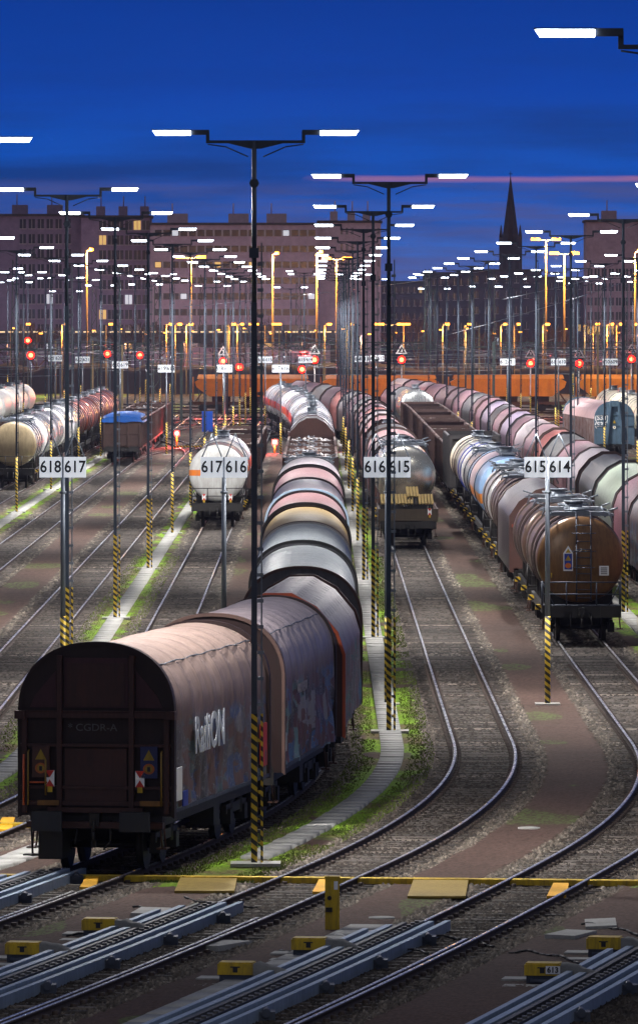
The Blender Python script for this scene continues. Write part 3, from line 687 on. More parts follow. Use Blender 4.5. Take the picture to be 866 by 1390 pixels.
# right train on the brown-tank track --------------------------------------
U=8.75
G4='wagons of the brown tank train'
bt=tank_wagon(U,243,15.6,brownS,'brown tank wagon with ladder on its end, nearest of its train',Rr=1.46,zc=2.72,rings=((3.0,.16,.05),(3.9,.12,.05),(6.2,.16,.06),(7.0,.1,.05),(11.5,.16,.06)),ringm=paint('worn hoop',(.12,.09,.08),.4,.3,.4),endm=brownT,ladder=True,platform=True,catwalk=True,group=G4)
def tank_signs(root):
    y_=.84; mb=MB(); x=-.42
    mb.box(x-.16,x+.16,y_,y_+.03,2.35,2.95,0); mb.quad([(x-.16,y_,2.95),(x+.16,y_,2.95),(x,y_,3.2)],0)
    mb.quad([(x-.09,y_-.004,2.96),(x+.09,y_-.004,2.96),(x,y_-.004,3.1)],1); mb.box(x-.13,x+.13,y_-.006,y_-.001,2.4,2.93,2)
    mb.quad([(x-.1,y_-.01,2.7),(x+.1,y_-.01,2.7),(x,y_-.01,2.88)],1); mb.quad([(x+.1*math.cos(t),y_-.01,2.53+.09*math.sin(t)) for t in np.linspace(0,2*PI,18)[:-1]],3)
    mb.build('warning_sign',[signw,yellow,bluep,orange],root)
    mb=MB(); x=.78; mb.box(x-.16,x+.16,y_+.02,y_+.05,2.2,2.52,0)
    for k in range(4): mb.box(x-.11,x+.11,y_+.012,y_+.018,2.24+k*.065,2.27+k*.065,1)
    mb.build('data_plate',[signw,ink],root)
    text(root,'1',.2,yellow,(-.98,y_-.01,2.2),bold=.01)
tank_signs(bt)
tank_wagon(U,260.3,15.6,brownS,'brown tank wagon with pale hoops, second in its train',Rr=1.46,zc=2.72,rings=((3.0,.16,.05),(3.9,.12,.05),(6.2,.16,.06),(7.0,.1,.05),(11.6,.16,.06)),ringm=MC['worn hoop'],platform=True,group=G4)
HG=tarp_mat('grey steel hood',(.22,.20,.20),(.12,.10,.10),None,.38,9.0,3)
hw=tarp_wagon(U,278.4,19,GAB,HG,EB2,'grey hooded wagon with red brown end between brown tank wagons',rib=9,amp=.0,wr=.006,rim=None,group=G4,name='hooded_wagon')
mb=MB()
for x in (-.62,.42): mb.box(x-.1,x+.1,-.06,-.003,2.9,4.0); mb.box(x+.15,x+.28,-.06,-.003,2.9,4.0)
mb.box(-1.4,1.4,-.08,-.003,2.8,2.92); mb.build('end_rib',paint('red rib',(.28,.06,.03),.55),hw)
y=299
for m,L,rg,rm,lb,kw in ((brownS,15.5,((2.5,.3,.05),(6,.3,.05),(10,.3,.05)),MC['worn hoop'],'brown tank wagon with silver hoops behind the grey hooded wagon',dict(platform=True)),
    (silverw,13.5,((2.0,.5,.05),(8,.5,.05)),MC['worn hoop'],'dull silver tank wagon in front of the pale blue tank',dict(platform=True)),
    (SB,24,((9,.12,.04),(20,.12,.04)),None,'pale blue tank wagon with an orange stripe',dict(Rr=1.5,zc=2.85)),
    (silver,17,((3,.3,.05),(12,.3,.05)),None,'polished silver tank wagon behind the pale blue one',dict(platform=True)),
    (whiteT,17,((3,.5,.04),(9,.5,.04)),bluep,'white tank wagon with blue hoops',dict()),
    (cream,17,((2,1.6,.03),(7.5,1.6,.03)),blackT,'cream tank wagon with broad black hoops',dict())):
    tank_wagon(U,y,L,m,lb,rings=rg,ringm=rm,group=G4,**kw); y+=L+1.3
blkh=tarp_mat('black steel hood',(.05,.05,.055),(.055,.052,.05),None,.5,1.8,3)
gondola(U,y,15.5,paint('black hopper paint',(.035,.034,.036),.55,.1,.4),'black high-sided wagon behind the cream and black tank',None,top=4.0,det=1); y+=17
k=0
while y<612:
    gondola(U,y,15.2,oxide,'empty brown open wagon, %s of the row behind the black high-sided wagon'%ORD[k],None if k%3 else 'timber',top=3.3,det=1); y+=16.4; k+=1
tank_wagon(U,y,17,silver,'bright silver tank wagon behind the empty brown open wagons',det=1,Rr=1.5,zc=2.9); y+=18.4
tarp_wagon(U,y,19,GAB,tarp_mat('plain grey hood',(.20,.20,.21),(.15,.15,.16),None,.5,3.0),EG,'grey hopper wagon at the far end of the brown tank train',rib=3,det=1); y+=20.3
tarp_wagon(U,y,19,GAB,T6,EB2,'pink grey hooded wagon, farthest of the brown tank train',rib=3,det=1,group=G4)

# right-hand long train of hoods ------------------------------------------
U=13.7; y=232; k=0; seq=[T9,T9,T2,T9,T10,T8,T7,T9,T8,T12,T9,T7,T9,T11,T9,T8,T11,T9,T9,T8,T9,T9,T9,T9]
cn={T9.name:'dark mauve',T2.name:'mauve',T10.name:'pale green',T8.name:'charcoal',T7.name:'white',T12.name:'red oxide',T11.name:'faded lilac'}
while y<735:
    m=seq[k%len(seq)]; L=19.4 if k%3 else 14.2
    tarp_wagon(U,y,L,HOOD,m,EB2 if k%2 else EG,'%s hooded wagon, %s from the near end of the right-hand long train'%(cn[m.name],ORD[k]),rib=2.6,amp=.02,wr=.012,rim=(None,DK,BR,None)[k%4],det=2 if y<420 else 1,group='hooded wagons of the right-hand long train'); y+=L+1.2; k+=1

# track 615: stake wagon, silver tank, mixed ------------------------------
U=4.2
def stake_wagon(u,y0,L):
    root=empty('flat_wagon'); mb=MB(); mb.box(-1.4,1.4,0,L,1.15,1.3); mb.box(-1.38,1.38,-.02,.06,1.2,1.75); mb.build('deck',paint('olive brown deck',(.07,.05,.03),.7,0,.4),root)
    mb=MB()
    for s in (-1,1): mb.box(s*1.38-.03,s*1.38+.03,0,L,1.3,1.75)
    mb.build('side_board',oxide,root)
    sk=paint('pale timber stake',(.72,.52,.20),.7,0,.2); 
    for x0,n,z in ((-1.22,4,2.0),(-.55,6,2.0),(.0,4,2.35),(.55,5,2.0)):
        for j in range(n):
            x=x0+j*.145
            if z>2.2: x=x0+j*.145
            mb=MB(); mb.box(x-.035,x+.035,.3,.42,1.3,z); mb.bar((x,.25,z-.02),(x-.05,.5,z+.42),.105,.12,1); mb.build('stake',[black,sk],root)
    tail_plates(root,1.62,1.0,-.06); underframe(root,L); place(root,u,y0,L)
    tag(root,'flat wagon with upright stakes and pale timber ends before the silver tank','freight wagon'); return root
stake_wagon(U,343,11.5)
tank_wagon(U,355.5,17,silver,'large silver tank wagon behind the wagon of stakes',Rr=1.5,zc=3.0,endm=paint('mirror aluminium',(.62,.60,.52),.22,.95,.15),catwalk=True,platform=True,rails=False)
y=374; seq=[(T7,'r','white'),(T6,'r','pink grey'),(T8,'r','charcoal'),(redbr,'k','red brown'),(T6,'h','pink grey'),(T7,'h','white'),(T12,'h','red oxide'),(T9,'h','dark mauve'),(T6,'h','pink grey'),(T8,'h','charcoal'),(T9,'h','dark mauve'),(T8,'h','charcoal'),(T12,'h','red oxide'),(T9,'h','dark mauve'),(T8,'h','charcoal'),(T9,'h','dark mauve'),(T9,'h','dark mauve')]; k=0
while y<705:
    m,t,c=seq[k%len(seq)]
    if t=='k': tank_wagon(U,y,18,m,'%s tank wagon, %s behind the silver tank with stakes before it'%(c,ORD[k]),det=1)
    else: tarp_wagon(U,y,19,RND if t=='r' else HOOD,m,EG if k%2 else EB2,'%s covered wagon, %s behind the large silver tank'%(c,ORD[k]),rib=2.4,amp=.02,wr=.012,rim=(DK,None,BR)[k%3],det=1,group='wagons behind the large silver tank')
    y+=20.2; k+=1

# track 617: white tank with orange stripe ---------------------------------
U=-5.2
tank_wagon(U,373,15.8,SW,'white tank wagon with orange stripe, left of the centre train',Rr=1.47,zc=2.75,rings=((.95+.42,.05,.02),(8.0,.06,.025)),ringm=blackT,plates=True,catwalk=False)
tank_wagon(U,390.2,16,RW,'grey tank wagon with red stripe behind the white tank wagon',Rr=1.47,zc=2.75,rings=((1.4,.06,.03),),det=1)
k=0; y=408
while y<500: gondola(U,y,17,oxide,'brown open wagon of timber, %s behind the white striped tank'%ORD[k],'timber',top=2.9,det=1); y+=18.2; k+=1

# left trains ---------------------------------------------------------------
gondola(-14.4,533,14.2,oxide,'brown open wagon under a bright blue tarpaulin',None,top=3.2,tarp='blue')
mb=MB(); 
k=0; y=549
while y<640: gondola(-14.4,y,14.2,oxide,'brown open wagon, %s behind the blue-covered one'%ORD[k],'scrap' if k%2 else None,top=3.1,det=1); y+=15.4; k+=1
U=-19.1
tank_wagon(U,456,13.5,silver,'tan-ended tank wagon with dark bands at left frame edge',endm=tanm,rings=((3,.15,.04),(6,.15,.04),(9,.15,.04)),platform=True)
y=471.5
for k in range(4):
    tank_wagon(U,y,16.2,paint('gleaming white silo paint',(.72,.72,.74),.16,.25,.1),'gleaming white silo wagon, %s of four behind the tan-ended tank'%ORD[k],Rr=1.47,zc=2.85,rings=((4,.15,.05),(8,.15,.05),(12,.15,.05)),ringm=silver,det=1,group='white silo wagons',name='silo_wagon',catwalk=True); y+=17.4
k=0
while y<640: tank_wagon(U,y,14.5,redbr,'red brown tank wagon, %s behind the white silo wagons'%ORD[k],rings=((3,.2,.04),(7,.2,.04),(11,.2,.04)),det=1); y+=15.6; k+=1
for u,ys,ye,nm in ((-23.9,520,650,'a'),(-28.7,560,700,'b')):
    y=ys; k=0
    while y<ye:
        if nm=='a': gondola(u,y,17,rust,'rusty low open wagon, %s left of the white silo wagons'%ORD[k],None,top=2.3,det=1)
        else: tank_wagon(u,y,16,whiteT,'off-white tank wagon, %s on the far left track'%ORD[k],det=1)
        y+=18.2; k+=1
# boxcar with the blue end, cream tanks ---------------------------------------
def boxcar():
    root=empty('box_wagon'); L=30
    oxr=paint('weathered oxide planks',(.12,.05,.04),.6,0,.7,(.35,.33,.33))
    mb=MB()
    for s in (-1,1):
        mb.box(min(s*1.4,s*1.46),max(s*1.4,s*1.46),.2,L-.2,1.15,3.1)
        for k in range(22): mb.box(min(s*1.46,s*1.52),max(s*1.46,s*1.52),.3+k*1.35,.42+k*1.35,1.15,3.1)
    mb.build('side_wall',oxr,root)
    P=prof_poly([(-1.54,3.08),(-1.25,3.7),(-.7,4.15),(0,4.35),(.7,4.15),(1.25,3.7),(1.54,3.08)])
    V,Q=hood_mesh(L,P,3.3,.03,.008,.4); o=bpy.data.objects.new('roof',arr_mesh('roof',V,Q,[paint('pink grey roof',(.38,.24,.24),.4,.2,.35)],smooth=True)); col.objects.link(o); o.parent=root
    blue=paint('steel blue end paint',(.10,.17,.24),.5,.1,.35)
    mb=MB(); pr=prof_round(1.5,1.12,3.0,4.4); mb.prism(pr,0,.18); mb.build('end_wall',blue,root); mb=MB(); mb.prism(pr,L-.18,L); mb.build('end_wall',blue,root)
    mb=MB()
    for s in (-1,1): mb.bar((s*.28,-.1,4.3),(s*.62,-.1,1.2),.17,.2); 
    mb.box(-.3,.3,-.2,0,4.0,4.45); mb.box(-1.48,1.48,-.06,0,2.55,2.62); mb.box(-1.48,1.48,-.06,0,3.35,3.42); mb.build('end_brace',blue,root)
    for z in (3.15,2.65):
        text(root,'(S33)',.5,signw,(-.95,-.03,z),bold=.015)
    mb=MB(); mb.quad([(-.12,-.05,2.75),(.12,-.05,2.75),(0,-.05,3.0)],0); mb.quad([(.12*math.cos(t),-.05,2.45+.12*math.sin(t)) for t in np.linspace(0,2*PI,16)[:-1]],1); mb.box(-.05,.05,-.06,-.052,2.4,2.5,0); mb.build('warning_sign',[yellow,signw],root)
    underframe(root,L,det=1); place(root,21.9,543,L); tag(root,'box wagon with steel blue end and pinkish roof at right','box wagon')
boxcar()
k=0; y=548
while y<640: tank_wagon(26.2,y,17,cream,'cream tank wagon, %s right of the blue-ended box wagon'%ORD[k],det=1,rings=((3,.1,.03),(8,.1,.03))); y+=18.3; k+=1
y=470

# orange hopper wagons on the cross track --------------------------------------
hop=paint('orange hopper paint',(.60,.20,.015),.4,0,.3,(.25,.08,.02))
def hopper_wagon():
    root=empty('hopper_wagon'); L=13.4
    mb=MB(); W=1.5
    sec=[(0.9,2.0),(.25,3.0),(0.25,3.9),(L-.25,3.9),(L-.25,3.0),(L-.9,2.0)]
    sec=[(1.9,1.75),(.5,2.75),(.3,3.35),(.9,4.1),(L-.9,4.1),(L-.3,3.35),(L-.5,2.75),(L-1.9,1.75)]
    rg=[]
    for x,f in ((-W*.55,.0),(-W,.0),(W,.0),(W*.55,.0)): pass
    b=[]
    # side outline extruded across the width, chamfered roof
    n=len(sec)
    for xx,zs in ((-W,1.0),(W,1.0)): b.append([(xx,yy,min(z,3.7)) for yy,z in sec])
    mb.loft([b[0],b[1]],closed=True,smooth=False); mb.quad(b[0]); mb.quad(b[1][::-1])
    mb.loft([[(-W,.55,3.7),(-W,L-.55,3.7)],[(-.6,.7,4.15),(-.6,L-.7,4.15)],[(.6,.7,4.15),(.6,L-.7,4.15)],[(W,.55,3.7),(W,L-.55,3.7)]],closed=False,smooth=False)
    for s in (-1,1):
        for k in range(9): mb.box(min(s*W,s*(W+.05)),max(s*W,s*(W+.05)),1.9+k*1.17,2.0+k*1.17,1.8,3.65)
    mb.build('hopper_body',hop,root)
    mb=MB()
    for yy in (3.2,6.7,10.2):
        m2=MB(); m2.prism([(-1.2,1.8),(1.2,1.8),(.5,.6),(-.5,.6)],yy-1,yy+1); m2.build('discharge_chute',rust,root)
    for yy in (.4,L-.4):
        mb.bar((-1.2,yy,1.2),(-1.2,yy+(1.2 if yy<5 else -1.2),2.9),.12); mb.bar((1.2,yy,1.2),(1.2,yy+(1.2 if yy<5 else -1.2),2.9),.12)
    mb.build('end_strut',rust,root)
    mb=MB(); mb.path([(-1.3,.1,1.3),(-1.3,.1,3.9)],.04); mb.path([(1.3,.1,1.3),(1.3,.1,3.9)],.04)
    for z in np.arange(1.5,3.9,.3): mb.path([(-1.3,.1,z),(-.9,.1,z)],.03)
    mb.build('ladder',hop,root)
    underframe(root,L,mat=rust,det=1); return root
hp=hopper_wagon(); xs=-14.0; first=True; k=0
while xs<44:
    o=hp if first else copy_tree(hp); first=False
    o.location=(xs,806,0); o.rotation_euler=(0,0,-PI/2); tag(o,'orange hopper wagon, %s from the left on the far cross track'%ORD[k],'hopper wagon','orange hopper wagons on the far cross track'); xs+=14.1; k+=1

for w in (w1,w2):
    for sx in (-1,1):
        mb=MB(); mb.path([(sx*1.09,yy,4.03+.015*math.sin(yy*3)) for yy in np.arange(.3,11.9,.6)],.016,5); mb.build('lashing_strap',steel,w)
# ---------------------------------------------------------------- lamp masts
led=emis('white led',(.80,.90,1.0),16.0)
ledlow=led
def mast_proto(dark=False,simple=False):
    root=empty('lamp_mast'); zt=14.45; pm=darksteel if dark else polesteel
    mb=MB()
    if simple: mb.cyl((0,0,-.12),(0,0,zt),.062,8,.045)
    else:
        mb.box(-.085,.03,-.05,.05,2.95,11.2); mb.cyl((-.03,0,11.2),(-.03,0,zt),.05,8)
        mb.box(-.13,.065,-.07,.07,12.1,12.3); mb.cyl((-.03,-.07,13.6),(-.03,.07,13.6),.1,8)
    mb.build('pole',pm,root)
    mb=MB()
    if simple:
        for k in range(20): mb.box(.04,.12,-.015,.015,3.2+k*.55,3.26+k*.55)
        mb.cyl((.11,0,3.0),(.11,0,13.6),.015,5)
    else:
        mb.box(.105,.135,-.035,.035,2.95,12.4)
        for k in range(18): mb.box(.036,.16,-.04,.04,3.1+k*.52,3.17+k*.52)
    mb.build('climbing_rail',polesteel if simple else steel,root)
    mb=MB(); 
    if simple: mb.cyl((0,0,-.12),(0,0,3.0),.068,8)
    else:
        mb.box(-.09,.035,-.055,.055,-.12,2.95); mb.box(.10,.15,-.05,.05,-.12,2.95)
        for k in range(5): mb.box(.045,.10,-.03,.03,.3+k*.52,.37+k*.52)
    mb.build('warning_band',STR,root)
    mb=MB(); zc=zt-.02
    mb.bar((-.98,0,zc),(.98,0,zc),.05,.06); mb.prism([(-.55,zc-.03),(.55,zc-.03),(.1,zc-.14),(-.1,zc-.14)],-.02,.02)
    for s in (-1,1):
        mb.bar((s*.96,0,zc-.03),(s*.96,0,zc+.2),.07,.07)
        mb.path([(s*.96,0,zc-.05),(s*.6,0,zc-.1),(s*.15,0,zc-.3)],.015)
    mb.build('crossarm',darksteel,root)
    for s in (-1,1):
        mb=MB(); mb.box(min(s*.93,s*1.30),max(s*.93,s*1.30),-.09,.09,zc+.14,zc+.24); mb.box(min(s*1.28,s*2.08),max(s*1.28,s*2.08),-.15,.15,zc+.225,zc+.245); h=mb.build('lamp_head',darksteel,root)
        mb=MB(); x0,x1=s*1.3,s*2.06
        mb.loft([[(x0,-.14,zc+.22),(x1,-.14,zc+.22),(x1,.14,zc+.22),(x0,.14,zc+.22)],[(x0,-.12,zc+.13),(x1-s*.06,-.12,zc+.13),(x1-s*.06,.12,zc+.13),(x0,.12,zc+.13)]],smooth=False)
        mb.quad([(x0,-.12,zc+.13),(x1-s*.06,-.12,zc+.13),(x1-s*.06,.12,zc+.13),(x0,.12,zc+.13)]); mb.build('diffuser',led,h)
    return root
LD={}
def lamp_light(x,y,z,w,parent):
    if w not in LD:
        l=bpy.data.lights.new('lamp_light','AREA'); l.shape='RECTANGLE'; l.size=.72; l.size_y=.22; l.energy=w; l.color=(1.0,.96,.93); l.spread=R(140); LD[w]=l
    o=bpy.data.objects.new('lamp_light',LD[w]); col.objects.link(o); o.parent=parent; o.location=(x,y,z); o.rotation_euler=(0,R(-38) if x>0 else R(38),0); return o
MA=mast_proto(dark=True); MBp=mast_proto(); MS=mast_proto(simple=True)
used={id(MA):0,id(MBp):0,id(MS):0}
def put_mast(x,y,kind,label,rot=0,light=LAMPW,hs=1.0):
    o=kind if not used[id(kind)] else copy_tree(kind); used[id(kind)]=1
    o.location=(x,y,0); o.rotation_euler=(0,0,rot); o.scale=(1,1,hs); tag(o,label,'lamp mast','lamp masts of the yard')
    if light:
        for s in (-1,1): lamp_light(s*1.68,0,14.5,light,o)
    return o
rowd={1.87:('the row right of the centre train',[146.2,192.5,248,301,353,405,457,509,561,613,665,717,769]),
 -7.35:('the row along the left walkway',[152,213.5,264,315,365.5,417,469,521,573,625,677,729,781]),
 11.25:('the row right of the brown tank train',[94,206,269,325,378,431,484,537,590,643,696,749]),
 -16.75:('the row before the white silo wagons',[352,404,456,508,560,612,664,716,768,820]),
 -26.3:('the row behind the white silo wagons',[545,597,649,701,753,805]),
 20.0:('the row beyond the right-hand long train',[405,458,511,564,617,670,723,776]),
 29.0:('the row at far right',[622,674,726,778,830]),
 -36.0:('the row at far left',[760,812,864]),
 38.0:('the outermost right row',[800,852])}
for u,(rn,ys) in rowd.items():
    for k,yy in enumerate(ys):
        x=u+float(S(yy)) 
        if u==1.87 and k==0: x=-1.27
        if u==11.25 and k==0: x=4.85
        if u==11.25 and k==1: x=11.0
        if u==-7.35 and k==0: x=-8.05
        kind=MA if (u==1.87 and k==0) else (MBp if yy<330 else MS)
        lw=LAMPW if yy>140 else 90
        put_mast(x,yy,kind,'lamp mast, %s from the camera in %s'%(ORD[k],rn),light=(lw if (yy<640) else 0),rot=random.uniform(-.04,.04) if k else 0)
k=0
rs=random.Random(31)
for u,ys in ((-46,(840,905,970)),(-54,(880,950)),(46,(840,905,970)),(-30,(900,960)),(-20,(880,940)),(-11.5,(850,925)),(-3,(820,890,955)),(5.5,(845,915)),(14,(860,930)),(23,(880,950)),(33,(890,960)),(-40,(905,965)),(51,(950,))):
    for yy in ys:
        put_mast(u+rs.uniform(-1.5,1.5),yy,MS,'far lamp mast beyond the hopper wagons, %s of them'%('x'),light=0,hs=rs.uniform(.93,1.1)); k+=1
far_m=sorted([o for o in bpy.data.objects if o.get('label','').endswith('of them')],key=lambda o:o.location.x/o.location.y)
for k,o in enumerate(far_m): o['label']='far lamp mast behind the hopper wagons, number %s counted from the left'%(ORD[k] if k<28 else 'twenty-ninth')
# concrete collars at mast feet
mb=MB()
for u in (1.87,-7.35,-16.75):
    for yy in rowd[u][1]:
        if yy<640:
            x=u+float(S(yy)); x=-1.27 if (u==1.87 and yy<150) else x
            mb.box(x-.5,x+.5,yy-.4,yy+.4,-.1,-.035)
o=mb.build('concrete_path',concrete); o['kind']='structure'

# ---------------------------------------------------------------- number boards
added_glow=emis('backlit sign face',(.88,.93,1.0),.34)  # added glow brightens the enamel plates; nothing lights them from behind
def number_board(x,y,a,b,label,zs=6.62,sc=1.0,stripe=True,colr=None):
    root=empty('track_number_sign',(x,y,0)); mb=MB(); mb.cyl((0,0,2.2 if stripe else -.1),(0,0,zs+.28),.075,10,.06); mb.cyl((0,0,zs-.75),(0,0,zs-.68),.1,10); mb.build('pole',steel,root)
    if stripe: mb=MB(); mb.cyl((0,0,-.12),(0,0,2.4),.08,10); mb.build('warning_band',STR,root)
    mb=MB()
    for s in (-1,1):
        mb.path([(s*.06,.03,zs+.28),(s*.32,.03,zs+.95)],.018); mb.path([(s*.62,.03,zs+.28),(s*.32,.03,zs+.95)],.018)
    mb.build('stay',steel,root)
    for s,t in ((-1,a),(1,b)):
        mb=MB(); mb.box(min(s*.03,s*.66),max(s*.03,s*.66),-.1,-.08,zs-.29,zs+.29); p=mb.build('number_plate',added_glow,root)
        text(p,t,.47,ink,(s*.345,-.106,zs+.0),bold=.009,sx=.86,name='numerals')
    mb=MB(); mb.box(-.35,.35,-.35,.35,-.2,-.07); mb.build('foot_slab',concrete,root)
    tag(root,label,'number sign','track number signs'); return root
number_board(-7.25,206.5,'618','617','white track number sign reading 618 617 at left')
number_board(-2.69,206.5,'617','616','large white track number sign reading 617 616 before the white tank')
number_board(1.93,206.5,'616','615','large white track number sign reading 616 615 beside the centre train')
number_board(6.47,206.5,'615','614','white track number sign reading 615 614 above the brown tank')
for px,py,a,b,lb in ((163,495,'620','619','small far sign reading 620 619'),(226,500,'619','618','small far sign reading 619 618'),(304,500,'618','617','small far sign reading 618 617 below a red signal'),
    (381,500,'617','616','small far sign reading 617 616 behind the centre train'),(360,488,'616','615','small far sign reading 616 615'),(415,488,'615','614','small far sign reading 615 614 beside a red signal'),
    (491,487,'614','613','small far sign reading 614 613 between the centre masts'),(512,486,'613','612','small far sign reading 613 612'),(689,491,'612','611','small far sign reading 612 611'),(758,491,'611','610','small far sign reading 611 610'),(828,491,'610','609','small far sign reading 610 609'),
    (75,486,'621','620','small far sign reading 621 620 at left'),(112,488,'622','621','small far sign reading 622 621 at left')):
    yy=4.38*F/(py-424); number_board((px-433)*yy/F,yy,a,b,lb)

# ---------------------------------------------------------------- signals
redL=emis('red signal light',(1.0,.007,.003),11.0)
def signal(px,py,yy,label,tri=True,power=260):
    x=(px-433)*yy/F; z=H-(py-424)*yy/F
    root=empty('railway_signal',(x,yy,0)); mb=MB(); mb.cyl((0,0,2.2),(0,0,z+.4),.07,8); mb.build('pole',signw if tri else steel,root)
    mb=MB(); mb.cyl((0,0,-.1),(0,0,2.2),.08,8); mb.build('warning_band',STR,root)
    mb=MB(); mb.box(-.3,.3,-.12,.12,z-.5,z+.45); mb.cyl((0,-.1,z),(0,-.36,z),.42,14,.42); mb.build('signal_head',black,root)
    mb=MB(); mb.cyl((0,-.38,z),(0,-.36,z),.40,16); le=mb.build('signal_lens',redL,root); mb=MB(); mb.cyl((0,-.42,z),(0,-.39,z),.23,12); mb.build('lens_core',emis('signal lens core',(1.0,.12,.04),14.0),le)  # lens widened around a bright core so its red rim stands for the halo
    if tri:
        zc=z+.62
        mb=MB()
        P=[(-.62,zc),(.62,zc),(0,zc+1.05)]; q=[(-.42,zc+.11),(.42,zc+.11),(0,zc+.82)]
        for i in range(3):
            j=(i+1)%3; mb.quad([(P[i][0],-.1,P[i][1]),(P[j][0],-.1,P[j][1]),(q[j][0],-.1,q[j][1]),(q[i][0],-.1,q[i][1])],0)
            mb.quad([(P[i][0],-.07,P[i][1]),(P[j][0],-.07,P[j][1]),(P[j][0],-.1,P[j][1]),(P[i][0],-.1,P[i][1])],0)
        mb.prism([(a[0],a[1]) for a in P],-.095,-.07,1); sg=mb.build('speed_board',[signw,ink],root)
        text(sg,'3',.5,signw,(0,-.106,zc+.36),bold=.02,name='numerals')
    if power:
        l=bpy.data.lights.new('signal_light','SPOT'); l.energy=power*55; l.color=(1,.05,.04); l.spot_size=R(150); l.spot_blend=.8; l.shadow_soft_size=.17
        o=bpy.data.objects.new('signal_light',l); col.objects.link(o); o.parent=root; o.location=(0,-.4,z); o.rotation_euler=(R(84),0,PI*0+0)
        o.rotation_euler=(R(80),0,PI)
    tag(root,label,'signal','red railway signals')
for px,py,lb in ((303,490,'red signal with triangular speed board above the far 618 617 sign'),(427,488,'red signal with triangular speed board left of the church side masts'),(545,488,'red signal with triangular speed board right of the centre masts'),
    (720,493,'red signal with triangular speed board above the right-hand long train'),(786,493,'red signal with triangular speed board above the blue-ended box wagon'),(857,487,'red signal with triangular speed board at the right frame edge')):
    signal(px,py,772,lb,True,900)
for px,py,yy,lb in ((42,482,772,'bright red signal at far left above the silo wagons'),(38,462,900,'small red signal at the left frame edge'),(146,480,850,'small red signal left of the lattice masts'),(190,482,860,'faint red signal beside the lattice masts'),(325,498,790,'small red signal right of the far 618 617 sign'),(410,501,790,'small red signal behind the centre train')):
    signal(px,py,yy,lb,False,500 if px==42 else 120)
def dwarf(px,py,yy,label):
    x=(px-433)*yy/F; z=H-(py-424)*yy/F; root=empty('dwarf_signal',(x,yy,0))
    mb=MB(); mb.cyl((0,0,-.1),(0,0,z),.06,8); mb.build('pole',yellow,root); mb=MB(); mb.box(-.22,.22,-.1,.12,z-.22,z+.22); mb.build('signal_head',black,root)
    mb=MB(); mb.cyl((0,-.13,z),(0,-.11,z),.18,14); mb.build('signal_lens',redL,root)
    l=bpy.data.lights.new('signal_light','POINT'); l.energy=2200; l.color=(1,.05,.04); l.shadow_soft_size=.1; o=bpy.data.objects.new('signal_light',l); col.objects.link(o); o.parent=root; o.location=(0,-.4,z)
    tag(root,label,'signal','red railway signals')
dwarf(240,588,600,'low red dwarf signal beside the crossing rails at left'); dwarf(373,600,575,'low red dwarf signal left of the scrap wagons')
dwarf(513,551,690,'low red dwarf signal beside the empty open wagons')

# ---------------------------------------------------------------- foreground equipment
def duct(xa,xb,ya,yb,label):
    root=empty('yellow_cable_duct',((xa+xb)/2,(ya+yb)/2,0)); n=24
    L=math.hypot(xb-xa,yb-ya); a=math.atan2(yb-ya,xb-xa); root.rotation_euler=(0,0,a)
    mb=MB(); mb.box(-L/2,L/2,-.16,.16,-.13,-.02); k=-L/2
    while k<L/2: mb.box(k,k+.02,-.165,.165,-.125,-.012); k+=1.5
    mb.build('duct_cover',yellow,root); tag(root,label,'cable duct'); return root
YD=lambda px:142.9-1.6*(px/866)
duct(-8.6,9.2,YD(-150),YD(1000),'long yellow cable duct crossing under the rails before the wagons')
def plate(px0,px1,py0,py1,label,mat,skew=.15):
    pts=[]
    for px,py in ((px0,py1),(px1,py1),(px1+skew*30,py0),(px0+skew*60,py0)): pts.append(((px-433)*H/(py-424),K/(py-424)))
    mb=MB(); n=4
    b=[(x,y_,-.115) for x,y_ in pts]; t=[(x,y_,-.07 if i<2 else -.03) for i,(x,y_) in enumerate(pts)]
    cx=sum(p[0] for p in pts)/4; cy=sum(p[1] for p in pts)/4
    b=[(x-cx,y_-cy,z) for x,y_,z in b]; t=[(x-cx,y_-cy,z) for x,y_,z in t]
    mb.quad(t); 
    for i in range(4): j=(i+1)%4; mb.quad([b[i],b[j],t[j],t[i]])
    o=mb.build('yellow_ramp_plate',mat); o.location=(cx,cy,0); tag(o,label,'ramp plate','yellow plates along the cable duct')
yo=paint('mustard plate',(.30,.20,.02),.5,0,.5,(.12,.09,.03)); yb_=paint('bright amber plate',(.75,.38,.01),.5,0,.15)
plate(237,318,1187,1205,'wide mustard plate beside the lamp mast foot',yo); plate(553,632,1190,1212,'wide mustard plate between the two right-hand tracks',yo)
plate(742,768,1197,1212,'small amber plate inside the right-hand track',yb_); plate(424,444,1192,1206,'small amber plate behind the yellow post',yb_); plate(108,130,1188,1200,'small amber plate under the nearest wagon',yb_); plate(-6,16,1108,1122,'small amber plate at the left frame edge',yb_)
duct(-8.4,-6.15,157.6,157.2,'short yellow cable duct at the left frame edge')
# yellow post
pp=((451-433)*H/(1253-424),K/(1253-424)); root=empty('yellow_post',(pp[0],pp[1],0)); mb=MB(); mb.box(-.13,.13,-.1,.1,-.15,.80); mb.box(-.14,.14,-.11,.11,.80,.84); mb.build('post_body',yellow,root)
mb=MB(); mb.cyl((-.05,-.14,.45),(-.05,-.1,.45),.04,10); mb.box(-.12,.0,-.16,-.1,.2,.28); mb.box(.03,.1,-.105,-.1,.6,.75,1); mb.build('push_button',[black,signw],root); tag(root,'yellow control post with black buttons beside the curved track','control post')
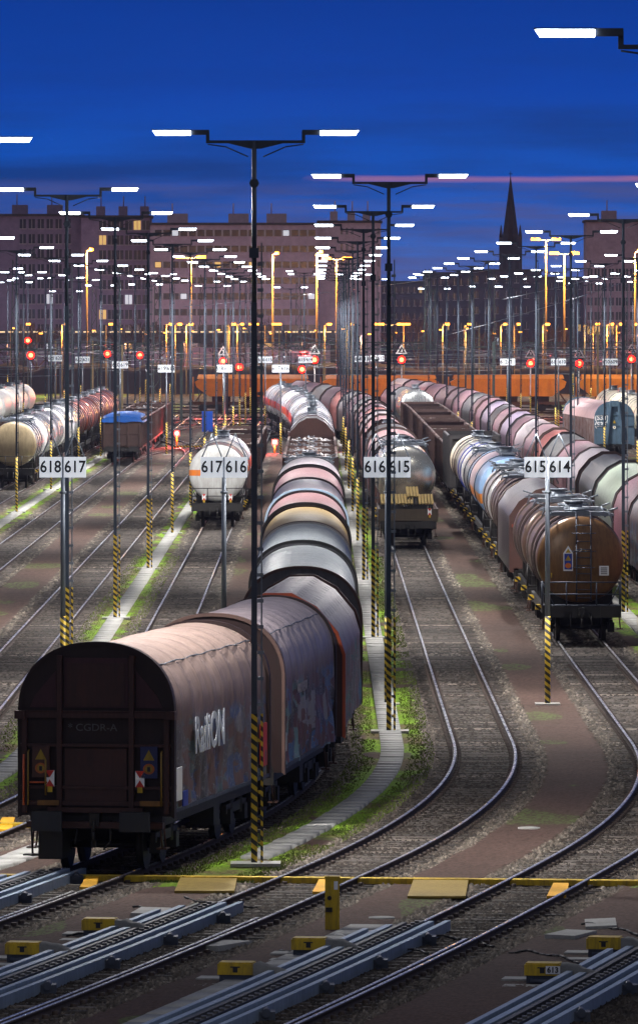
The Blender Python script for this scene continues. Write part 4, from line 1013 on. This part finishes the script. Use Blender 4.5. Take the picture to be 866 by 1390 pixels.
# manhole covers
for px,py,lb in ((718,1118,'round pale manhole cover in the red brown strip, farther one'),(518,1239,'round pale manhole cover before the yellow post, nearer one')):
    mb=MB(); x=(px-433)*H/(py-424); y_=K/(py-424); mb.cyl((0,0,-.16),(0,0,-.09),.24,24); mb.cyl((0,0,-.09),(0,0,-.085),.2,24); o=mb.build('manhole_cover',concrete); o.location=(x,y_,0); tag(o,lb,'manhole cover')
# rail brakes (retarders)
blueg=paint('blue grey brake beam',(.28,.36,.47),.4,.35,.3,(.08,.08,.09)); dkb=paint('dark toothed beam',(.06,.06,.065),.5,.4,.3)
def retarder(u,yend,label,ybeg=104,off=-.7535):
    root=empty('rail_brake',(0,0,0)); pts=np.linspace(ybeg,yend,26)
    def P(y,o_,z):
        x=float(TX(u,y)); d=float(TX(u,y+.5)-TX(u,y-.5)); n=math.hypot(1,d); return (x+(off+o_)/n,y-(off+o_)*d/n,z)
    def beam(o_,w,z,h,y1,mat,name,mi=0):
        mb=MB(); rings=[]
        ys=np.linspace(ybeg,y1,26)
        for y_ in ys: rings.append([P(y_,o_-w/2,z-h),P(y_,o_+w/2,z-h),P(y_,o_+w/2,z),P(y_,o_-w/2,z)])
        mb.loft(rings,smooth=False); mb.quad(rings[0]); mb.quad(rings[-1][::-1]); return mb.build(name,mat,root)
    beam(-.52,.10,.11,.17,yend-2.0,blueg,'brake_beam'); beam(-.30,.12,.09,.12,yend-.9,blueg,'brake_beam'); beam(-.13,.09,.085,.09,yend-.3,dkb,'brake_shoe')
    beam(.14,.10,.10,.1,yend-.1,dkb,'brake_shoe'); beam(.30,.10,.085,.13,yend,blueg,'brake_beam'); beam(.50,.10,.05,.2,yend+.6,blueg,'brake_beam')
    mb=MB(); y_=ybeg
    while y_<yend-.4:
        a=P(y_,.14,.1); mb.box(a[0]-.04,a[0]+.04,a[1]-.09,a[1]+.09,.1,.135); y_+=.42
    o=mb.build('tooth_row',dkb,root); o['kind']='stuff'
    y_=ybeg+1.5
    while y_<yend:
        mb=MB(); a=P(y_,.62,0); mb.box(a[0]-.16,a[0]+.14,a[1]-.2,a[1]+.2,-.16,.0); mb.cyl((a[0]+.0,a[1]-.24,-.02),(a[0],a[1]+.24,-.02),.07,10); mb.box(a[0]-1.3,a[0]-.1,a[1]-.1,a[1]+.1,-.17,-.1); mb.build('brake_bracket',darksteel,root); y_+=4.6
    tag(root,label,'rail brake','rail brakes in the foreground')
retarder(-.45,143.0,'blue grey rail brake under the nearest wagon at left'); retarder(4.2,134.8,'long blue grey rail brake in the lower left foreground'); retarder(8.75,130.6,'blue grey rail brake left of the right-hand track')
retarder(13.7,126.5,'blue grey rail brake at the lower right corner')
# guard rails
for u,ye in ((-.45,140),(4.2,134),(8.75,129)):
    ys=np.arange(104,ye,1.5); o=bpy.data.objects.new('guard_rail',rail_mesh(TX(u,ys)+.62,ys,0)); col.objects.link(o); tag(o,{-.45:'short guard rail inside the left track',4.2:'short guard rail inside the middle track',8.75:'short guard rail inside the right-hand track'}[u],'guard rail')
# yellow actuator boxes with covers
cloth=paint('grey rubber cover',(.17,.17,.16),.75,0,.4,(.07,.07,.06),.5,False)
def actuator(px,py,label,num=None):
    yy=K/(py-424)*.975; x=(px-433)*yy/F; root=empty('brake_actuator',(x,yy,0),R(-9))
    mb=MB(); mb.box(-.3,.3,-.2,.2,.02,.20); mb.box(-.28,.28,-.18,.18,.20,.225); mb.build('yellow_cover',yellow,root)
    mb=MB(); mb.box(-.27,.27,-.17,.17,-.18,.02); mb.cyl((-.2,-.2,-.08),(.2,-.2,-.08),.05,8); mb.build('actuator_base',darksteel,root)
    rg=[]
    rs=random.Random(int(px))
    for j in range(9):
        t=j/8; x_=.3+.75*t; rg.append([(x_,-.24+.03*rs.random(),-.14),(x_,-.2,.19-.24*t*t+rs.uniform(-.02,.02)),(x_,0,.215-.25*t*t+rs.uniform(-.03,.03)),(x_,.22,.18-.24*t*t),(x_,.27,-.14)])
    mb=MB(); mb.loft(rg,closed=False); mb.quad(rg[0]); mb.quad(rg[-1][::-1]); mb.build('rubber_bellows',cloth,root)
    mb=MB(); mb.box(-.04,.04,-.206,-.201,.06,.14); mb.box(-.08,.08,-.206,-.201,.14,.16); mb.build('marking',ink,root)
    if num:
        mb=MB(); mb.box(.06,.3,-.215,-.207,.05,.18); mb.build('number_plate',signw,root); text(root,num,.13,ink,(.18,-.222,.115),bold=.003,name='numerals')
    mb=MB(); mb.box(-.75,.6,.3,.8,-.16,-.09); mb.box(-.6,.9,-.75,-.35,-.17,-.11); mb.build('concrete_base',concrete,root)
    tag(root,label,'brake actuator','yellow brake actuators')
actuator(136,1243,'yellow brake actuator with rubber cover, upper one at left'); actuator(33,1275,'yellow brake actuator with rubber cover in the lower left corner')
actuator(421,1269,'yellow brake actuator just before the yellow post'); actuator(322,1302,'yellow brake actuator at the bottom left of the middle rail brake')
actuator(821,1268,'yellow brake actuator at lower right, beside the pale slabs'); actuator(738,1303,'yellow brake actuator marked 613 at lower right','613')


def wire(mb,p,q,sag,r=.03,n=8):
    pts=[]
    for k in range(n+1):
        t=k/n; a=Vector(p).lerp(Vector(q),t); a.z-=sag*4*t*(1-t); pts.append(tuple(a))
    mb.path(pts,r,4)
hs=paint('black rubber hose',(.02,.02,.02),.5,0,.2); rs=random.Random(12)
for k,(px,py,lb) in enumerate(((90,1262,'beside the lower left actuator'),(180,1228,'behind the upper left actuator'),(250,1215,'near the mustard plate left of centre'),(380,1282,'left of the yellow post'),(470,1275,'just before the yellow post'),(560,1262,'right of the middle rail brake'),(690,1285,'beside the right-hand track'),(790,1250,'near the pale slabs at lower right'))):
    x0=(px-433)*H/(py-424); y0=K/(py-424); pts=[(x0+t*.35,y0-t*.5+.5*math.sin(t*1.3+k),-.12+.05*math.sin(t*2+k)**2) for t in np.linspace(0,4,14)]
    mb=MB(); mb.path(pts,.022,6); tag(mb.build('rubber_hose',hs),'black rubber hose lying '+lb,'hose','hoses on the ballast')
for k,(px,py,lb) in enumerate(((205,1232,'behind the upper left actuator'),(215,1246,'right of the upper left actuator'),(480,1262,'under the yellow post'),(520,1272,'right of the yellow post'),(300,1276,'between the left rail brakes'),(815,1248,'behind the lower right actuator'),(775,1262,'left of the lower right actuator'))):
    x0=(px-433)*H/(py-424); y0=K/(py-424); mb=MB(); mb.box(-.28,.28,-.7,.7,-.16,-.06); o=mb.build('loose_slab',concrete); o.location=(x0,y0,0); o.rotation_euler=(R(rs.uniform(-1,1)),R(rs.uniform(-3,3)),R(rs.uniform(-30,5))); tag(o,'loose pale concrete slab '+lb,'slab','loose slabs in the foreground')
# ---------------------------------------------------------------- distance
def far_window_mat(name,wall,win,wx,wz,fx,fz,lit=.06,x0=0,x1=1e6,litc=(1.0,.62,.2),strength=1.6):
    """facade: wall, window openings and a few lit rooms, in metres on the wall"""
    m,nt,b=newmat(name); tc=N(nt,'ShaderNodeTexCoord'); s=N(nt,'ShaderNodeSeparateXYZ'); nt.links.new(tc.outputs['Object'],s.inputs[0])
    nt.links.new(mixc(nt,noise(nt,tc.outputs['Object'],.15,4),tuple(x*.8 for x in wall),wall),b.inputs['Base Color']); b.inputs['Roughness'].default_value=.8; return m
def building(px0,px1,pytop,yd,wallc,label,floors,bays,winw=.62,winh=.5,band=False,litp=.05,depth=16,rng=None,skipbays=(),roofbits=True,trim=(.45,.42,.46),seed=1):
    x0=(px0-433)*yd/F; x1=(px1-433)*yd/F; zt=H+(424-pytop)*yd/F; rs=random.Random(seed)
    root=empty('apartment_block' if not band else 'office_block',((x0+x1)/2,yd,0)); W=x1-x0
    wm=paint('facade %s'%label[:18],wallc,.85,0,.25,tuple(c*.6 for c in wallc))
    dk=paint('dark window glass',(.03,.035,.06),.15,0,.1); lit=emis('warm lit window',(1.0,.62,.20),.55); lit2=emis('cool lit window',(.85,.92,1.0),.5)
    mb=MB(); mb.box(-W/2,W/2,0,depth,-.5,zt); mb.build('wall',wm,root)
    mb=MB(); mb.box(-W/2-.3,W/2+.3,-.3,depth+.3,zt,zt+.5); mb.build('roof',paint('dark flat roof',(.05,.05,.06),.8),root)
    if roofbits:
        for k in range(3):
            a=-W/2+W*(.08+.3*k)+rs.random()*3; mb=MB(); mb.box(a,a+W*.12,3,9,zt+.5,zt+2.4); mb.cyl((a+1,4,zt+2.4),(a+1,4,zt+4.5),.12,6); mb.build('roof_hut',wm,root)
    fh=(zt-3.0)/floors; bw=W/bays; tm=paint('window frame',trim,.7); cnt=0
    stuffw=MB(); stuff_any=False
    for f in range(floors):
        z0=3.0+f*fh+fh*(1-winh)/2
        if band:
            mb=MB(); mb.box(-W/2+.6,W/2-.6,-.05,.05,z0,z0+fh*winh); p=mb.build('window_band',dk,root)
            mb=MB(); n=int(W/1.8)
            for k in range(n): xk=-W/2+.6+(W-1.2)*k/n; mb.box(xk,xk+.35,-.12,-.05,z0,z0+fh*winh)
            mb.build('mullion',tm,p)
            mb=MB(); any_=False
            for k in range(n):
                if rs.random()<litp: xk=-W/2+.6+(W-1.2)*k/n+.4; mb.box(xk,xk+1.2,-.09,-.06,z0+.1,z0+fh*winh-.1); any_=True
            if any_: mb.build('lit_pane',lit if rs.random()<.7 else lit2,p)
        else:
            for b_ in range(bays):
                if b_ in skipbays: continue
                xa=-W/2+b_*bw+bw*(1-winw)/2; on=rs.random()<litp; mb=MB(); mb.box(xa,xa+bw*winw,-.06,.04,z0,z0+fh*winh,0)
                mb.box(xa-.12,xa+bw*winw+.12,-.2,-.06,z0-.15,z0,1); mb.box(xa+bw*winw/2-.06,xa+bw*winw/2+.06,-.1,-.06,z0,z0+fh*winh,1)
                if cnt<100: mb.build('window',[(lit if rs.random()<.75 else lit2) if on else dk,tm],root)
                cnt+=1
    tag(root,label,'building'); return root
building(-60,110,293,1500,(.24,.19,.30),'tall purple grey apartment block at the left edge',9,14,.7,.62,skipbays=(0,1,2,3,4,5,6,13),litp=.04,seed=3)
building(110,204,295,1496,(.27,.21,.33),'apartment block with paired windows left of the long office block',9,8,.8,.62,skipbays=(0,1),litp=.05,seed=5)
building(204,432,305,1490,(.50,.38,.47),'long pale office block with window bands behind the left masts',8,10,band=True,litp=.05,winh=.4,seed=8)
building(432,517,302,1494,(.56,.42,.50),'pale pink office wing behind the centre masts',8,12,.35,.4,litp=.02,skipbays=(0,1,2,3,7,8,9,10),seed=9)
building(796,960,301,1480,(.42,.31,.38),'office tower with lit windows at the right edge',9,17,.72,.55,litp=.07,seed=11)
for k,(a,b,t,lb) in enumerate(((517,575,384,'low dark house row right of the pink office wing'),(575,640,372,'dark house with chimneys left of the church'),(640,735,368,'dark long house in front of the church'),(735,800,378,'low dark house between church and office tower'))):
    building(a,b,t,1620,(.07,.06,.10),lb,5,7,.4,.45,litp=.03,roofbits=False,seed=20+k)
# church
def church():
    yd=2300; x=(693-433)*yd/F; root=empty('church',(x,yd,0)); zt=H+(424-240)*yd/F; zs=H+(424-330)*yd/F; w=26*yd/F/2
    st=paint('dark church stone',(.045,.045,.06),.85)
    mb=MB(); mb.box(-w,w,-w,w,0,zs)
    for s in (-1,1):
        for q in (-1,1): mb.box(s*w-.5,s*w+.5,q*w-.5,q*w+.5,0,zs+2); mb.cyl((s*w,q*w,zs+2),(s*w,q*w,zs+6),.55,6,.02)
    mb.build('tower',st,root)
    n=8; rings=[[(r*math.cos(2*PI*(k+.5)/n),r*math.sin(2*PI*(k+.5)/n),z) for k in range(n)] for r,z in ((w*1.15,zs),(w*.86,zs+3),(.12,zt))]
    mb=MB(); mb.loft(rings,smooth=False)
    for k in range(4): mb.prism([(-1.2,zs),(1.2,zs),(0,zs+6)],-w-.3,-w+.4)
    mb.build('spire',st,root); mb=MB(); mb.cyl((0,0,zt-.3),(0,0,zt+2),.1,6); mb.box(-.6,.6,-.06,.06,zt+1,zt+1.2); mb.build('cross',black,root)
    mb=MB()
    for s in (-1,1): mb.box(s*2-.6,s*2+.6,-w-.05,-w+.02,zs-9,zs-3)
    mb.build('belfry_window',paint('belfry louvre',(.01,.01,.012),.9),root)
    mb=MB(); mb.prism([(-7,0),(7,0),(7,14),(0,24),(-7,14)],w,w+38); mb.build('nave',st,root)
    tag(root,'dark stone church with tall pointed spire on the horizon','church')
church()
# road bridge, with rail lights standing in for car light trails
yd=1290; root=empty('road_bridge',(-30,yd,0)); mb=MB(); mb.box(-60,36,0,10,5.6,7.2); 
mb.build('bridge_deck',paint('bridge concrete',(.16,.14,.15),.8),root)
for k in range(7): mb=MB(); mb.box(-52+k*14,-50+k*14,2,8,-.5,5.6); mb.build('pier',MC['bridge concrete'],root)
mb=MB(); mb.box(-60,36,-.1,0,7.2,7.9); mb.build('parapet',steel,root)
mb=MB()
for k in range(64): mb.box(-59+k*1.48,-58.1+k*1.48,-.14,-.1,7.5,7.68)
mb.build('light_trail_row',emis('warm light trail',(1.0,.70,.38),1.6),root); tag(root,'long road bridge with a line of lights standing for car light trails','bridge')
# street lamps (sodium)
sod=emis('sodium lamp',(1.0,.38,.04),7.0)
ypole=paint('lamp column with lamp spill in colour',(.35,.25,.12),.6)  # yellow spill from the lamps is put into the column colour
def street_lamp(px,py,yy,dbl,label,power=0,group='orange street lamps',r=.11,head=.35,lc=(1,.45,.1)):
    x=(px-433)*yy/F; z=H-(py-424)*yy/F; root=empty('street_lamp',(x,yy,0)); mb=MB(); mb.cyl((0,0,-.4),(0,0,z),r,8,r*.7); mb.build('pole',ypole,root)
    for s in ((-1,1) if dbl else (1,)):
        d=2.2 if dbl and head>.3 else .9
        mb=MB(); mb.bar((0,0,z),(s*d*.5,0,z+.12),.12); h=mb.build('arm',darksteel,root)
        mb=MB(); mb.box(min(s*d*.4,s*d),max(s*d*.4,s*d),-.25,.25,z+.0,z+.0+head*.55); mb.build('lamp_glass',sod,h)
    if power:
        l=bpy.data.lights.new('street_light','POINT'); l.energy=power; l.color=lc; l.shadow_soft_size=.3; o=bpy.data.objects.new('street_light',l); col.objects.link(o); o.parent=root; o.location=(0,-.6,z-.6)
    tag(root,label,'street lamp',group)
where=['left of the tall mast','beside the lattice mast']
for k,(px,py,dbl) in enumerate(((118,340,0),(259,350,1),(370,345,0),(430,343,0),(457,352,1),(741,326,1),(766,345,1),(862,342,0))):
    street_lamp(px,py,1080,bool(dbl),'tall %s orange street lamp, %s from the left behind the yard'%('double' if dbl else 'single',ORD[k]),22000,'tall orange street lamps behind the yard',.16,.7)
for k,px in enumerate((32,84,144,226,238,253,311,322,360,441,472,530,548,601,631,680,698,737,805,824,837,859)):
    street_lamp(px,441,985,px in (360,530),'small orange street lamp, %s from the left on the far road'%ORD[k],2600 if k%2 else 0,'small orange street lamps on the far road',.1,.5)
q=0
for k in range(26):
    px=14+k*34+((k*13)%11)
    street_lamp(px,446+(k*7)%9,1130+(k*29)%90,False,'small warm lamp in the far haze, %s from the left'%ORD[k],0,'small warm lamps in the far haze',.08,.3)
rs=random.Random(77); pl=sorted([(rs.uniform(0,866),rs.uniform(690,960)) for _ in range(26)])
for k,(px,yy) in enumerate(pl):
    x=(px-433)*yy/F; root=empty('catenary_pole',(x,yy,0)); h=rs.uniform(7.5,10); mb=MB(); mb.bar((0,0,-.3),(0,0,h),.2); mb.build('pole',MC['lamp column with lamp spill in colour'] if k%3==0 else darksteel,root)
    sx=rs.choice((-1,1)); mb=MB(); mb.bar((0,0,h-1.8),(sx*2.8,0,h-1.4),.07); mb.bar((0,0,h-.3),(sx*2.8,0,h-1.4),.05); mb.bar((sx*2.8,0,h-1.4),(sx*2.6,0,h-2.4),.05); mb.build('bracket_arm',steel,root)
    tag(root,'catenary pole with one bracket arm, %s from the left'%ORD[k],'catenary pole','catenary poles behind the yard')
for k in range(22):
    ya=rs.uniform(680,760); x=-40+k*4+rs.uniform(-2,2); z=rs.uniform(5.4,7.4); mb=MB(); wire(mb,(x,ya,z),(x+rs.uniform(-10,10),ya+rs.uniform(110,220),z+rs.uniform(-.3,.6)),rs.uniform(.2,.6),.026)
    tag(mb.build('overhead_wire',steel),'contact wire running away over the far tracks','overhead wire','contact wires over the far tracks')
# floodlights over the hopper train
for k,x in enumerate((-10,3,16,29,42)):
    root=empty('street_lamp',(x,796,0)); mb=MB(); mb.cyl((0,0,-.3),(0,0,9.5),.1,8); mb.build('pole',darksteel,root); mb=MB(); mb.box(-.12,.12,-.1,.5,9.5,9.65); h=mb.build('lamp_head',darksteel,root)
    mb=MB(); mb.box(-.1,.1,.2,.48,9.42,9.5); mb.build('lamp_glass',sod,h)
    l=bpy.data.lights.new('street_light','POINT'); l.energy=1300+500*(k%3); l.color=(1,.46,.09); l.shadow_soft_size=.2; o=bpy.data.objects.new('street_light',l); col.objects.link(o); o.parent=root; o.location=(0,-1.0,8.8)
    tag(root,'orange street lamp before the hopper wagons, %s from the left'%ORD[k],'street lamp','orange lamps before the hopper wagons')
# lattice catenary masts, portals and wires
green=paint('green grey lattice steel',(.07,.10,.095),.6,.2,.3)
def lattice(h=14,w=.9,w2=.45):
    mb=MB(); n=int(h/1.1)
    for sx in (-1,1):
        for sy in (-1,1): mb.bar((sx*w/2,sy*w/2,-.4),(sx*w2/2,sy*w2/2,h),.09)
    for k in range(n):
        a=k/n; b=(k+1)/n; wa=(w+(w2-w)*a)/2; wb=(w+(w2-w)*b)/2; s=1 if k%2 else -1
        for q in (-1,1):
            mb.bar((s*wa,q*wa,h*a),(-s*wb,q*wb,h*b),.055); mb.bar((q*wa,s*wa,h*a),(q*wb,-s*wb,h*b),.055)
    return mb
LMm=lattice().mesh('lattice_column',[green])
lat=[(213,830),(275,845),(160,880),(405,870),(580,850),(588,900),(640,860),(20,800),(735,900),(668,840),(128,900),(345,900),(470,930),(815,880)]
for k,(px,yy) in enumerate(lat):
    x=(px-433)*yy/F; root=empty('lattice_mast',(x,yy,0)); o=bpy.data.objects.new('lattice_column',LMm); col.objects.link(o); o.parent=root; sc=1+.25*((k*7)%5)/5; o.scale=(1,1,sc)
    mb=MB(); mb.bar((-2.5,0,7.0),(2.5,0,7.0),.09); mb.bar((-2.5,0,7.0),(0,0,8.6),.05); mb.bar((2.5,0,7.0),(0,0,8.6),.05); mb.build('bracket_arm',green,root)
    for s in (-1,1):
        mb=MB(); 
        for j in range(4): mb.cyl((s*2.2,0,6.5+j*.1),(s*2.2,0,6.56+j*.1),.09,8)
        mb.build('insulator',paint('brown insulator',(.08,.03,.02),.3),root)
    tag(root,'green grey lattice mast, %s of those behind the yard counted by distance'%ORD[k] if 0 else 'green grey lattice mast with bracket arms, %s from the left'%ORD[sorted([p for p,_ in lat]).index(px)],'lattice mast','lattice masts behind the yard')
rs=random.Random(9); wlab=['over the left tracks','over the middle tracks','over the right tracks','above the hopper wagons','left of the church','behind the centre masts','by the left lattice masts','toward the office tower']
for k in range(8):
    for j in range(4):
        mb=MB()
        ya=rs.uniform(700,880); yb=ya+rs.uniform(-40,120); xa=-46+k*11+rs.uniform(-6,6); xb=xa+rs.uniform(10,34)
        z=rs.uniform(5.6,7.6); wire(mb,(xa,ya,z),(xb,yb,z+rs.uniform(-.2,1.2)),rs.uniform(.2,.9),.028)
        for t in (.25,.5,.75):
            a=Vector((xa,ya,z)).lerp(Vector((xb,yb,z+.4)),t); mb.cyl((a.x,a.y,z-.85),(a.x,a.y,z-.1),.015,4)
        wire(mb,(xa,ya,z-.9),(xb,yb,z-.6),.05,.024)
        o=mb.build('overhead_wire',steel); tag(o,'sagging overhead wire '+wlab[k],'overhead wire','overhead wires '+wlab[k])
for a,b in (((-12,640,11.5),(20,860,16)),((14,560,12),(44,700,19)),((10,600,9),(40,760,17))):
    mb=MB(); wire(mb,a,b,.3,.025)
    tag(mb.build('overhead_wire',steel),'slanting high wire rising toward the right','overhead wire','slanting high wires')
# portals
for k,(x0,x1,yy) in enumerate(((-40,-14,742),(-6,16,760),(18,42,752))):
    root=empty('catenary_portal',((x0+x1)/2,yy,0)); w=(x1-x0)/2
    for s in (-1,1): mb=MB(); mb.bar((s*w,0,-.3),(s*w,0,8.0),.28); mb.build('portal_post',green,root)
    mb=MB(); mb.bar((-w,0,7.9),(w,0,7.9),.1); mb.bar((-w,0,7.2),(w,0,7.2),.1); n=int(w*2/1.2)
    for j in range(n): a=-w+2*w*j/n; b=-w+2*w*(j+1)/n; mb.bar((a,0,7.2 if j%2 else 7.9),(b,0,7.9 if j%2 else 7.2),.06)
    mb.build('portal_beam',green,root)
    tag(root,['lattice catenary portal over the left tracks','lattice catenary portal behind the centre masts','lattice catenary portal above the box wagon'][k],'catenary portal')
# blue cabinet
root=empty('equipment_cabinet',(-10.45,683,0)); mb=MB(); mb.box(-.5,.5,-.4,.4,-.15,1.75); mb.build('cabinet_body',paint('bright blue paint',(.015,.10,.62),.5,0,.05),root)
mb=MB(); mb.box(-.46,.46,-.43,-.4,.0,1.65); mb.box(.3,.36,-.46,-.43,.8,1.0); mb.build('door',MC['bright blue paint'],root); tag(root,'bright blue cabinet standing beside the far switches','cabinet')
# yellow striped barrier rails on ground near dwarf signal
mb=MB(); mb.box(-1.6,1.6,-.06,.06,.1,.22); mb.box(-1.5,-1.4,-.05,.05,-.15,.1); mb.box(1.4,1.5,-.05,.05,-.15,.1); o=mb.build('buffer_beam',STR); o.location=(-10.4,590,0); tag(o,'yellow and black striped beam near the low red signal','barrier')
# lamps added to brighten the far facades
for k,(px,yy) in enumerate(((10,1462),(90,1465),(170,1460),(250,1455),(330,1458),(410,1452),(490,1460),(820,1448),(862,1450))):
    street_lamp(px,456,yy,False,'lamp added to light the far buildings, %s from the left'%ORD[k],2600,'lamps added to light the far buildings',.08,.3,(1,.66,.60))
# bare trees behind the yard
bark=paint('bare twigs',(.085,.05,.045),.9,0,.2)
def tree_proto(seed,h):
    rs=random.Random(seed); root=empty('bare_tree'); tr=MB(); cr=MB()
    def grow(p,d,l,r,lev):
        q=p+d*l; (tr if lev<2 else cr).cyl(p,q,r,5 if lev<2 else 3,r*.65,caps=False)
        if lev>=5: return
        for k in range(3 if lev<4 else 4):
            nd=(d+Vector((rs.uniform(-.75,.75),rs.uniform(-.75,.75),rs.uniform(-.15,.6)))).normalized(); grow(p+d*l*rs.uniform(.55,1.0),nd,l*rs.uniform(.6,.82),max(r*.55,.03),lev+1)
    grow(Vector((0,0,-.5)),Vector((0,0,1)),h*.3,.25,0)
    tr.build('trunk',bark,root); cr.build('crown',bark,root); return root
tp=[tree_proto(s,12+s) for s in range(3)]; tu=[0,0,0]
spots=[(px,y_) for px,y_ in zip([12,50,75,150,176,205,300,330,352,395,415,565,590,612,640,655,676,700,716,742,760,780,800,835,852],[1180,1120,1200,1150,1190,1120,1200,1130,1160,1190,1120,1130,1180,1150,1200,1130,1170,1140,1190,1150,1120,1170,1140,1180,1130])]
for k,(px,yy) in enumerate(spots):
    i=k%3; o=tp[i] if not tu[i] else copy_tree(tp[i]); tu[i]=1; o.location=((px-433)*yy/F,yy,0); o.rotation_euler=(0,0,k*1.3); s=.75+.35*((k*5)%7)/7; o.scale=(s,s,s)
    tag(o,'bare winter tree behind the yard, %s from the left'%ORD[k],'tree','bare trees behind the yard')
# dark hedge bank behind the yard (a railway embankment)
mb=MB(); rs=random.Random(2); rg=[]
for k in range(120):
    x=-110+k*2; z=3.2+rs.uniform(-.6,.8); rg.append([(x,1010,-.5),(x,1016,z*.8),(x,1030,z),(x,1060,-.5)])
mb.loft(rg,closed=False); o=mb.build('embankment',paint('dark embankment',(.035,.03,.035),.95)); o['kind']='structure'

HAZE=.000045
if HAZE:
    mb=MB(); mb.box(-260,260,-60,2750,-2.2,90); hz=mb.build('haze',[]); hm=bpy.data.materials.new('evening haze'); hm.use_nodes=True; hn=hm.node_tree
    hn.nodes.remove(hn.nodes['Principled BSDF']); pv=hn.nodes.new('ShaderNodeVolumePrincipled'); pv.inputs['Color'].default_value=(.55,.60,1.0,1); pv.inputs['Density'].default_value=HAZE; pv.inputs['Anisotropy'].default_value=.45
    hn.links.new(pv.outputs[0],hn.nodes['Material Output'].inputs['Volume']); hz.data.materials.append(hm); hz['kind']='stuff'; tag(hz,'thin evening haze over the whole yard','haze')
# ---------------------------------------------------------------- sky and light
w=bpy.data.worlds.new('World'); scn.world=w; w.use_nodes=True; nt=w.node_tree; bg=nt.nodes['Background']
tc=N(nt,'ShaderNodeTexCoord'); s=N(nt,'ShaderNodeSeparateXYZ'); nt.links.new(tc.outputs['Generated'],s.inputs[0])
sky=N(nt,'ShaderNodeTexSky',sky_type='NISHITA'); sky.sun_disc=False; sky.sun_elevation=R(1.0); sky.sun_rotation=R(250); sky.air_density=1.0; sky.ozone_density=4.0
el=math_(nt,'MULTIPLY',s.outputs[2],20.0)                       # 0.05 -> 1
cl=noise(nt,mapping(nt,tc.outputs['Generated'],(9,9,95)),2.0,5,.55)
cl2=noise(nt,mapping(nt,tc.outputs['Generated'],(16,16,240),(3,1,2)),2.0,6,.62)
base=ramp(nt,el,[(0.0,(.07,.13,.42)),(.16,(.035,.13,.50)),(.38,(.001,.088,.50)),(.62,(.0,.058,.42)),(1.0,(.0,.034,.27))])
dark=mixc(nt,math_(nt,'MULTIPLY',ramp(nt,cl,[(.42,0.0),(.68,.8)]),ramp(nt,el,[(.35,1.0),(.75,.15)])),base,(.003,.032,.17))
lowm=ramp(nt,el,[(.10,1.0),(.34,.9),(.375,0.0)])
pur=mixc(nt,math_(nt,'MULTIPLY',ramp(nt,cl2,[(.40,0.0),(.64,.85)]),lowm),dark,(.065,.085,.27))
# thin pink cloud line, stronger to the right
d=math_(nt,'ABSOLUTE',math_(nt,'SUBTRACT',s.outputs[2],math_(nt,'ADD',.01835,math_(nt,'MULTIPLY',math_(nt,'SUBTRACT',cl,.5),.0022))))
pk=math_(nt,'MULTIPLY',ramp(nt,math_(nt,'MULTIPLY',d,1000),[(.12,1.0),(.55,0.0)]),ramp(nt,math_(nt,'ADD',math_(nt,'MULTIPLY',s.outputs[0],20),.5),[(.45,0.0),(.62,1.0)]))
pk=math_(nt,'MULTIPLY',pk,ramp(nt,cl,[(.35,.25),(.6,1.0)]))
front=mixc(nt,math_(nt,'MULTIPLY',pk,.75),pur,(.50,.20,.30))
mix=ramp(nt,s.outputs[2],[(.06,0.0),(.35,1.0)])
dome=mixc(nt,1.0,sky.outputs[0],(.075,.085,.11),'MULTIPLY')
dome=mixc(nt,.8,dome,(.19,.20,.25))
fin=mixc(nt,mix,front,dome)
# behind and beside the camera the sky is the same dusk dome
bk=ramp(nt,math_(nt,'ADD',math_(nt,'MULTIPLY',s.outputs[1],.5),.5),[(.45,1.0),(.8,0.0)])
fin=mixc(nt,bk,fin,dome)
nt.links.new(fin,bg.inputs[0]); bg.inputs[1].default_value=1.0
sun=bpy.data.lights.new('sun','SUN'); sun.energy=.12; sun.angle=R(40); sun.color=(.85,.85,1.0); so=bpy.data.objects.new('sun',sun); col.objects.link(so); so.rotation_euler=(R(25),0,R(20))

cam=bpy.data.cameras.new('camera'); co=bpy.data.objects.new('camera',cam); col.objects.link(co); co.location=(0,0,H); co.rotation_euler=(R(90),0,0)
cam.sensor_fit='HORIZONTAL'; cam.sensor_width=36; cam.lens=36*F/866; cam.shift_y=-(695-424)/866; cam.clip_start=1; cam.clip_end=20000
scn.camera=co
scn.view_settings.view_transform='Standard'; scn.view_settings.look='None'; scn.view_settings.exposure=0; scn.view_settings.gamma=1
scn.cycles.max_bounces=5; scn.cycles.use_light_tree=True
